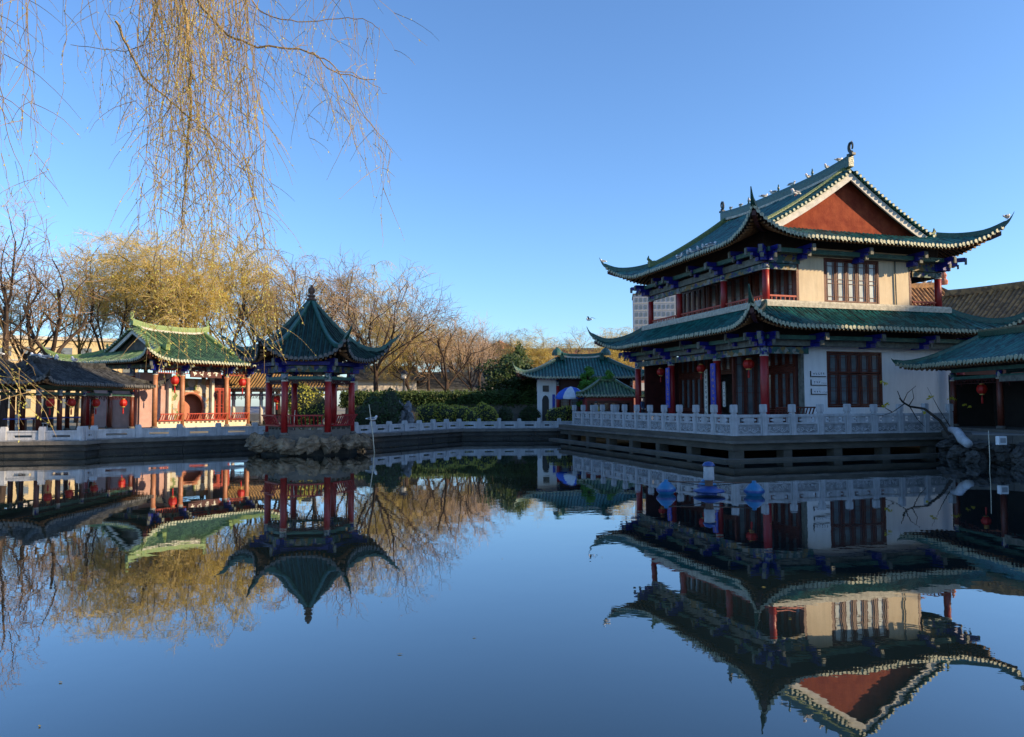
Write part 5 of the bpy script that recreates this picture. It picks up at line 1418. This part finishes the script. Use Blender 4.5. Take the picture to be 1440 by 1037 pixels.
# ------------------------------------------------------------------ umbrella, people
um = thing('parasol','blue and white striped parasol in front of the shop','umbrella',(at_y(803,555,51.5).x,51.5,.6))
MB().tube([(0,0,0),(0,0,2.75)],.025,8).build('pole','motor_grey',um); MB().lathe((0,0,0),[(.3,0),(.3,.08),(.06,.12)],12).build('base','stone',um)
n = 8
for k in range(n):
    mb = MB(); rows = [(0.0,2.80),(.45,2.68),(.85,2.42),(1.12,2.08)]
    for r_,z in rows:
        for j in range(5):
            a = 2*math.pi*(k+j/4)/n + .2; sag = -.04*math.sin(math.pi*j/4)*r_; mb.v.append((r_*math.cos(a),r_*math.sin(a),z+sag))
    for i in range(3):
        for j in range(4): mb.face(i*5+j,i*5+j+1,i*5+5+j+1,i*5+5+j)
    o0 = len(mb.v)
    for j in range(5): x_,y_,z_ = mb.v[15+j]; mb.v.append((x_,y_,z_-.12))
    for j in range(4): mb.face(15+j,15+j+1,o0+j+1,o0+j)
    mb.build('canopy_panel','umb_white' if k%2 else 'umb_blue',um)
def person(label, loc, rz, shirt, trousers, hat=None, s=1.0):
    t = thing('person', label, 'person', loc, rz); t.scale = (s,s,s)
    def skin(name, verts, edges, rads, m, parent):
        me = bpy.data.meshes.new(name); me.from_pydata(verts, edges, []); me.materials.append(M(m)); o = link_mesh(name, me, parent)
        md = o.modifiers.new('skin','SKIN'); md.use_smooth_shade = True
        for i,r_ in enumerate(rads): me.skin_vertices[0].data[i].radius = (r_,r_*.85)
        me.skin_vertices[0].data[0].use_root = True
        sd = o.modifiers.new('sub','SUBSURF'); sd.levels = 1; sd.render_levels = 2; return o
    V_ = [(0,0,.92),(0,0,1.15),(0,0,1.36),(0,0,1.46),(0,-.02,1.56),(0,-.02,1.66),
          (-.17,0,1.37),(-.22,-.03,1.10),(-.16,-.22,.95),(-.10,-.30,.96),(.17,0,1.37),(.22,-.03,1.10),(.16,-.22,.95),(.10,-.30,.96),
          (-.09,0,.86),(-.10,-.02,.48),(-.10,.02,.09),(-.10,-.13,.04),(.09,0,.86),(.10,.02,.48),(.10,.06,.09),(.10,-.09,.04)]
    E_ = [(0,1),(1,2),(2,3),(3,4),(4,5),(2,6),(6,7),(7,8),(8,9),(2,10),(10,11),(11,12),(12,13),(0,14),(14,15),(15,16),(16,17),(0,18),(18,19),(19,20),(20,21)]
    Rr = [.14,.13,.15,.055,.095,.075,.06,.05,.04,.035,.06,.05,.04,.035,.09,.06,.045,.035,.09,.06,.045,.035]
    b = skin('body',V_,E_,Rr,'skin',t)
    skin('jacket',[V_[i] for i in (0,1,2,6,7,8,10,11,12)],[(0,1),(1,2),(2,3),(3,4),(4,5),(2,6),(6,7),(7,8)],[.17,.155,.17,.08,.068,.055,.08,.068,.055],shirt,b)
    skin('trousers',[(0,0,.95),V_[14],V_[15],V_[16],V_[18],V_[19],V_[20]],[(0,1),(1,2),(2,3),(0,4),(4,5),(5,6)],[.16,.105,.08,.065,.105,.08,.065],trousers,b)
    f = MB(); f.blob((0,.02,1.66),(.105,.115,.09),10,7,.02); f.build('hair','black',b,smooth=True)
    e = MB(); e.tube([(0,-.11,1.615),(0,-.135,1.585)],[.014,.02],5); e.build('nose','skin',b)
    for sx in (-.035,.035): MB().blob((sx,-.105,1.625),(.012,.008,.009),6,4,0).build('eye','black',b)
    MB().box(-.025,.025,-.112,-.10,1.535,1.545).build('mouth','facade_red',b)
    if hat:
        h = MB(); h.lathe((0,.0,1.69),[(.26,0),(.25,.02),(.12,.04),(.115,.12),(.07,.15),(.01,.155)],14); h.build('hat',hat,b,smooth=True)
p = at_y(905,575,45.0); person('person in dark blue with a straw hat walking on the terrace',(p.x,45.0,DECK),R(40),'cloth_blue','cloth_dark','straw')
p = at_y(838,575,48.2); person('person in a yellow jacket standing near the booth',(p.x,48.2,.6),R(-30),'cloth_yellow','cloth_dark',None,1.0)

# ------------------------------------------------------------------ pond things
ac = at_z(994,690,0.0); ac = Vector((4.68,17.9,0))
ae = thing('aerator','floating pond aerator with blue floats and grey motor on the water','aerator',(ac.x,ac.y,0),R(-6))
for k,(x,y) in enumerate(((-1.0,.05),(1.02,-.12),(0.1,.95))):
    o = MB().lathe((x,y,.10),[(.02,-.24),(.10,-.18),(.23,-.03),(.235,.03),(.12,.16),(.05,.20),(.05,.24)],16).build('float','float_blue',ae,smooth=True)
    MB().lathe((x,y,.10),[(.237,-.03),(.24,0),(.237,.03)],16,False,False).build('float_seam','float_dark',o)
for (x,y) in ((-1.0,.05),(1.02,-.12),(.1,.95)):
    MB().tube([(0,0,.29),(x,y,.29)],.014,6).build('arm','rust',ae); MB().tube([(x*.05,y*.05,.2),(x,y,.32)],.010,5).build('stay','black',ae)
MB().lathe((0,0,.0),[(.36,.06),(.38,.10),(.2,.16),(.10,.2)],20).build('impeller_disc','float_dark',ae,smooth=True)
MB().lathe((0,0,.2),[(.09,0),(.10,.14)],10).build('gearbox','rust',ae)
mo = MB().lathe((0,0,.34),[(.115,0),(.13,.02),(.122,.32),(.118,.33)],18).build('motor','motor_grey',ae,smooth=True); MB().lathe((0,0,.67),[(.15,0),(.15,.03),(.10,.09),(.02,.11)],18).build('motor_cap','float_dark',ae,smooth=True)
for nm,lab,a,b in (('bamboo_pole','pale bamboo pole upright in the water before the pagoda',(-9.9,33.2,-.7),at_y(415,577,33.4)),('bamboo_pole','leaning pale bamboo pole in the water beside the pagoda rocks',tuple(at_z(526,637,-.0)),None),('bamboo_pole','thin pale bamboo pole in the water before the dark corridor',None,None)):
    if b is None and a is not None:
        a = Vector(a); b = at_y(519,569,a.y); a = a+(a-b).normalized()*.6
    elif a is None: a = at_z(1391,664,0); b = at_y(1390,606,a.y); a = a+(a-b).normalized()*.5
    t = thing(nm,lab,'pole',(0,0,0)); a = Vector(a); b = Vector(b); mid = a.lerp(b,.5)+Vector((.03,0,0))
    rp_ = .012 if a.x > 10 else .024; MB().tube([a,mid,b],[rp_,rp_*.9,rp_*.75],7).build('cane','bamboo',t,smooth=True)
    for f in (.3,.55,.8): q = a.lerp(mid,f*2) if f < .5 else mid.lerp(b,f*2-1); MB().tube([q-Vector((0,0,.012)),q+Vector((0,0,.012))],rp_*1.12,7).build('node_ring','bamboo',t)
# embankment details at the right
rr = random.Random(31)
rp = thing('rock_pile','jumble of dark rocks at the water edge between terrace and corridor','rocks',(0,0,0))
for k in range(34):
    f = rr.random(); a = Vector((17.9,30.6)).lerp(Vector((16.5,27.3)),f*1.6) if f < .62 else Vector((16.5,27.3)).lerp(Vector((19.2,26.1)),(f-.62)/.38)
    boulder(rp,(a.x+rr.uniform(-.35,.3),a.y+rr.uniform(-.5,.2),rr.uniform(.0,.7)),(rr.uniform(.16,.36),rr.uniform(.16,.34),rr.uniform(.14,.3)),500+k,'rock_dark')
sl = thing('fallen_stone_rail','curved white stone rail end lying on the rocks by the corridor','stone',(0,0,0))
MB().tube([at_y(1337,604,28.2),at_y(1346,607,27.6),at_y(1353,618,27.1),at_y(1362,625,26.6)],[.11,.16,.17,.15],8).build('stone_arm','marble',sl,smooth=True)
bx = thing('white_box_sign','small white framed box sign on the rocks below the corridor','sign',at_y(1408,620,26.0),R(5)); MB().bev(-.16,.16,-.08,.08,-.14,.16,.015).build('case','white_paint',bx); MB().box(-.10,.10,-.09,-.081,-.07,.09).build('screen','facade_grey',bx)
lt = thing('leaning_tree','leaning bare plum branch with few yellow leaves over the balustrade end','tree',(0,0,0))
tb = MB(); P0 = at_y(1336,612,29.6); tb.tube([P0,at_y(1322,592,29.8),at_y(1300,575,30.0),at_y(1280,572,30.2),at_y(1270,566,30.4),at_y(1265,560,30.4)],[.07,.06,.05,.042,.038,.03],7)
for pts in (((1270,566),(1276,553),(1288,543)),((1272,568),(1255,580),(1240,585),(1225,583)),((1280,573),(1290,590),(1300,600)),((1268,565),(1262,550)),((1278,571),(1285,560),(1283,548)),((1255,580),(1245,574),(1236,560)),((1336,600),(1320,575),(1312,560),(1304,545))):
    tb.tube([at_y(x,y,30.0+.01*i) for i,(x,y) in enumerate(pts)],[.022,.014,.008,.005][:len(pts)],5)
tb.build('branches','bark_dark',lt)
lf = MB(); rn = random.Random(8)
for (x,y) in ((1308,558),(1306,561),(1338,560),(1343,562),(1335,561),(1357,569),(1364,572),(1241,537),(1245,540),(1242,572),(1247,568),(1300,580)): q = at_y(x,y,29.9); leaf_cloud(lf,q,(.10,.08,.06),9,.11,rn,.2)
o = lf.build('leaves','leaf_yellow',lt); o['kind'] = 'stuff'

# ------------------------------------------------------------------ gulls
gb = MB(); gb.blob((0,0,.10),(.17,.07,.07),10,7,0); gb.blob((.15,0,.19),(.055,.045,.05),8,6,0); gb.tube([(.10,0,.12),(.15,0,.19)],[.06,.045],7); gb.tube([(-.13,0,.11),(-.30,0,.10)],[.05,.02],5)
GM = gb.mesh('gull','gull_white',True); gw_ = MB(); 
for s in (-1,1): gw_.blob((-.05,s*.055,.125),(.17,.03,.045),8,6,0); 
gw1 = MB(); gw1.blob((-.05,.055,.125),(.17,.03,.045),8,6,0); GW1 = gw1.mesh('wing','gull_grey',True); gw2 = MB(); gw2.blob((-.05,-.055,.125),(.17,.03,.045),8,6,0); GW2 = gw2.mesh('wing','gull_grey',True)
bk = MB(); bk.tube([(.19,0,.19),(.25,0,.175)],[.016,.004],5); GK = bk.mesh('beak','beak')
lg = MB(); lg.tube([(0,.03,.05),(0,.03,-.02)],.008,4); GL = lg.mesh('leg','beak'); lg = MB(); lg.tube([(0,-.03,.05),(0,-.03,-.02)],.008,4); GL2 = lg.mesh('leg','beak')
def gull(p, rz, label, group, s=1.1):
    o = link_mesh('gull', GM, None, p, rz); o.scale = (s,s,s); tag(o, label, 'gull', group)
    for nm, me in (('wing',GW1),('wing',GW2),('beak',GK),('leg',GL),('leg',GL2)): link_mesh(nm, me, o)
rn = random.Random(3)
def v_at(px, u):
    k = (px-720)/1050; p0 = PA+U*u; return (p0.x-k*p0.y)/(k*V.y-V.x)
for px in (1032,1062,1093,1143,1170,1188,1080,1120,1046):
    v = v_at(px*1.0, 5.0); gull(loc2w(5.0,v,uproof.ridge_z(v)+.01), rn.uniform(0,6.28), 'gull perched on the main ridge of the pavilion roof', 'gulls on the pavilion ridge')
for px in (1003,996,990,985,972,966,960,953):
    v = v_at(px,-1.2); b = .3+rn.uniform(0,.25); q = uproof.pt(3, 12.7-v, b); gull(loc2w(q.x,q.y,q.z+.09), rn.uniform(0,6.28), 'gull resting low on the shaded upper roof slope of the pavilion', 'gulls on the pavilion roof slope')
q = uproof.hip_path(1,1.5)[-1]; gull(loc2w(q.x+.1,q.y-.1,q.z+.36),R(30),'gull on the upturned roof corner over the brown hall','gull on roof corner',1.2)
q = uproof.hip_path(3,1.5)[-1]; gull(loc2w(q.x-.15,q.y+.15,q.z+.36),R(200),'small gull on the far upturned corner of the upper pavilion roof','gull on far roof corner',.9)
gull(loc2w(2.1,.5,12.05),R(210),'gull on the verge ridge beside the red gable','gull on the verge',1.3)
for px,D,z in ((1300,63,12.3),(1308,63,12.3)): gull((at_y(px,395,D).x,63,12.30),rn.uniform(0,6),'gull on the ridge of the larger brown hall','gulls on the brown hall')
for k,(x,y,z) in enumerate(((-24.2,37.8,4.6),(-24.2,38.5,4.6),(-24.2,39.6,4.6),(-25.9,37.4,4.7),(-27.0,37.4,4.7),(-28.4,37.4,4.7),(-24.2,41.2,4.6))): gull((x,y,z-.02),rn.uniform(0,6),'gull on the dark ridge of the grey gallery','gulls on the grey gallery',1.4)
gull((-7.6,40.77,1.29),0,'gull on the low railing beside the leaning pole','gull on railing',1.3)
fg = link_mesh('gull',GM,None,at_y(828,452,50),R(150)); fg.scale = (.95,)*3; tag(fg,'gull flying beside the lower pavilion eave tip','gull')
wb = MB(); wb.add([(.08,0,.13),(-.1,0,.13),(-.14,.35,.30),(-.05,.38,.31),(-.22,.75,.22),(-.18,.76,.22)],[(0,1,2,3),(3,2,4,5)]); wb.build('wing','gull_grey',fg)
wb = MB(); wb.add([(.08,0,.13),(-.1,0,.13),(-.14,-.35,.30),(-.05,-.38,.31),(-.22,-.75,.22),(-.18,-.76,.22)],[(0,3,2,1),(3,5,4,2)]); wb.build('wing','gull_grey',fg)

# ------------------------------------------------------------------ weeping willow hanging in from the near bank
rn = random.Random(21)
ww = thing('weeping_willow','weeping willow with budding strands hanging over the pond from the near bank','tree',(-8.6,.3,.6))
WB = Vector((-8.6,.3,.6))
tk = MB(); tk.tube([Vector(q)-WB for q in ((-8.6,.3,.5),(-8.5,.4,2.2),(-8.1,.8,4.2),(-7.6,1.6,5.8))],[.34,.28,.24,.2],12)
tk.build('trunk','bark',ww,smooth=True)
def limb(pts, r0, r1, n=7):
    m = len(pts); MB().tube([Vector(q)-WB for q in pts],[r0+(r1-r0)*i/(m-1) for i in range(m)],n).build('limb','bark',ww,smooth=True)
J = Vector((-7.6,1.6,5.8))
H1 = at_y(250,-90,8.0); H2 = at_y(330,-120,7.5); H3 = at_y(110,-110,7.5); H4 = at_y(430,-90,8.5); H5 = at_y(-60,-80,7.0)
limb([J,(-6.6,3.4,7.6),(-4.8,6.2,8.2),H1],.17,.05); limb([(-4.8,6.2,8.2),(-3.9,7.0,8.2),H2,H4],.06,.03); limb([J,(-6.9,3.8,7.4),H5,H3],.12,.03); limb([(-7.6,1.6,5.8),(-8.4,3,8),(-9,4.5,10)],.14,.06)
st = MB(); bud = MB()
def P(px,py,Y): return at_y(px,py,Y)-WB
def strand(x0,y0,x1,y1,Y,r=.0055,buds=1.0,side=1.0,wav=9,Y1=None):
    r *= .72; n = max(4,int(math.hypot(x1-x0,y1-y0)/18)); pts = []; ph = rn.uniform(0,6); wob = 0
    for i in range(n+1):
        f = i/n; wob += rn.gauss(0,wav*.35); wob *= .93
        pts.append(P(x0+(x1-x0)*f**1.25+math.sin(ph+f*3.2)*wav+wob, y0+(y1-y0)*f, Y+((Y1 or Y)-Y)*f+rn.gauss(0,.02)))
    st.tube(pts,[r*(1-.72*i/n) for i in range(n+1)],3,cap=False)
    L = 0
    for i in range(n):
        a,b = pts[i],pts[i+1]; t = (b-a); ln = t.length; t.normalize()
        if i > 1 and rn.random() < .30*side:
            d = (t+Vector((rn.gauss(0,.9),rn.gauss(0,.6),rn.uniform(-.1,.8)))).normalized(); q = a.copy(); sp = [q.copy()]; L_ = rn.uniform(.18,.7)
            for k in range(5): d = (d+Vector((rn.gauss(0,.12),rn.gauss(0,.12),-.16))).normalized(); q = q+d*L_/5; sp.append(q.copy())
            st.tube(sp,[.0034,.003,.0026,.0022,.0018,.0012],3,cap=False); put_buds(sp,buds)
        if y0+(y1-y0)*i/n > -10: put_buds([a,b],buds)
def put_buds(pts,dens):
    for a,b in zip(pts,pts[1:]):
        ln = (b-a).length; k = ln/.045*dens; k = int(k)+(rn.random() < k-int(k))
        for j in range(k):
            if rn.random() < .4: continue
            p = a.lerp(b,rn.random()); t = ((b-a).normalized()+Vector((rn.gauss(0,.7),rn.gauss(0,.7),rn.gauss(0,.3)))).normalized(); s_ = t.orthogonal().normalized(); l_ = rn.uniform(.014,.030); w_ = l_*.22
            o = len(bud.v); bud.v += [tuple(p),tuple(p+t*l_*.5+s_*w_),tuple(p+t*l_),tuple(p+t*l_*.5-s_*w_)]; bud.face(o,o+1,o+2,o+3)
for k in range(72):
    x = rn.gauss(252,48); strand(x,-75,x+rn.gauss(18,42),rn.uniform(130,400),rn.uniform(6.4,9.2),rn.uniform(.004,.0075),.65)
for k in range(34):
    x = rn.uniform(90,500); e = 330-abs(x-280)*.9; strand(x,-75,x+rn.gauss(8,45),rn.uniform(40,max(70,e)),rn.uniform(6.6,9.0),rn.uniform(.0035,.006),.5)
for k in range(34):
    x = rn.gauss(278,42); strand(x,-75,x+rn.gauss(20,36),rn.uniform(410,535),rn.uniform(6.4,8.8),rn.uniform(.0045,.0075),1.2)
for k in range(10):
    x = rn.uniform(360,392); strand(x-40,-75,x,rn.uniform(430,530),rn.uniform(6.8,8.0),.006,.7)
for k in range(13):
    x = rn.uniform(-25,40); strand(x,-75,x+rn.uniform(-8,12),rn.uniform(120,310),rn.uniform(5.5,7.5),.005,.35)
for k in range(9):
    x = rn.uniform(-90,-30); yb = rn.uniform(430,500); strand(x,-75,x+rn.uniform(20,40),yb,6.0,.006,.2,.2); strand(x+30,yb,x+rn.uniform(70,140),yb+rn.uniform(80,160),6.0,.005,1.2,.7,5)
for pts,r0,r1 in ((((250,-90),(262,40),(268,120),(262,230),(256,320)),.022,.006),(((268,-20),(300,30),(350,62),(430,72),(470,100),(530,112)),.016,.004),(((165,30),(200,105),(250,150),(295,190),(310,230)),.014,.004),(((430,72),(470,95),(505,150),(552,215)),.008,.003),(((235,-60),(215,30),(190,70),(100,64)),.009,.003),(((470,100),(500,105),(545,132)),.006,.002),(((340,-60),(360,10),(420,30),(500,25),(535,42)),.008,.003),(((0,120),(14,200),(60,310)),.005,.002),(((300,190),(345,240),(372,340),(365,350),(395,352)),.006,.003)):
    q4 = [pts[0]]+list(pts)+[pts[-1]]; cr = []
    for i in range(1,len(q4)-2):
        for h in range(6):
            t = h/6; cr.append(tuple(.5*((2*q4[i][d])+(-q4[i-1][d]+q4[i+1][d])*t+(2*q4[i-1][d]-5*q4[i][d]+4*q4[i+1][d]-q4[i+2][d])*t*t+(-q4[i-1][d]+3*q4[i][d]-3*q4[i+1][d]+q4[i+2][d])*t**3) for d in (0,1)))
    cr.append(pts[-1]); m_ = len(cr)-1
    st.tube([P(x+rn.gauss(0,1.2),y+rn.gauss(0,1.2),7.6+.05*i/6) for i,(x,y) in enumerate(cr)],[r0+(r1-r0)*i/m_ for i in range(m_+1)],5,cap=False)
    for i in range(len(pts)-1):
        for q in range(9 if r0 > .007 else 3):
            f = rn.random(); x = pts[i][0]+(pts[i+1][0]-pts[i][0])*f; y = pts[i][1]+(pts[i+1][1]-pts[i][1])*f; strand(x,y,x+rn.gauss(14,14),y+rn.uniform(30,130),7.6+.05*i,.0035,.5,.7,5)
o = st.build('strands','twig_strand',ww); o['kind'] = 'stuff'; o = bud.build('buds','leaf_bud',ww); o['kind'] = 'stuff'

# ------------------------------------------------------------------ leaf litter on the pond
rn = random.Random(91); fl = MB()
for k in range(240):
    if k < 160: a = Vector((-18.5,32.6)).lerp(Vector((-13.0,38.4)),rn.random()) if k % 2 else Vector((-7,39.0)).lerp(Vector((-3,46.8)),rn.random()); x,y = a.x+abs(rn.gauss(0,.6)),a.y-abs(rn.gauss(0,.8))
    else: y = rn.uniform(5,38)**1.0; x = rn.uniform(-.66,.62)*y
    an = rn.uniform(0,6.28); l_ = rn.uniform(.012,.032); t = Vector((math.cos(an),math.sin(an),0)); s_ = Vector((-t.y,t.x,0)); p = Vector((x,y,.006)); o = len(fl.v)
    fl.v += [tuple(p-t*l_),tuple(p+s_*l_*.35+Vector((0,0,.004))),tuple(p+t*l_),tuple(p-s_*l_*.35)]; fl.face(o,o+1,o+2,o+3)
o = fl.build('floating_leaves','leaf_olive'); tag(o,'scattered small dead leaves floating on the pond','leaves',None,'stuff')
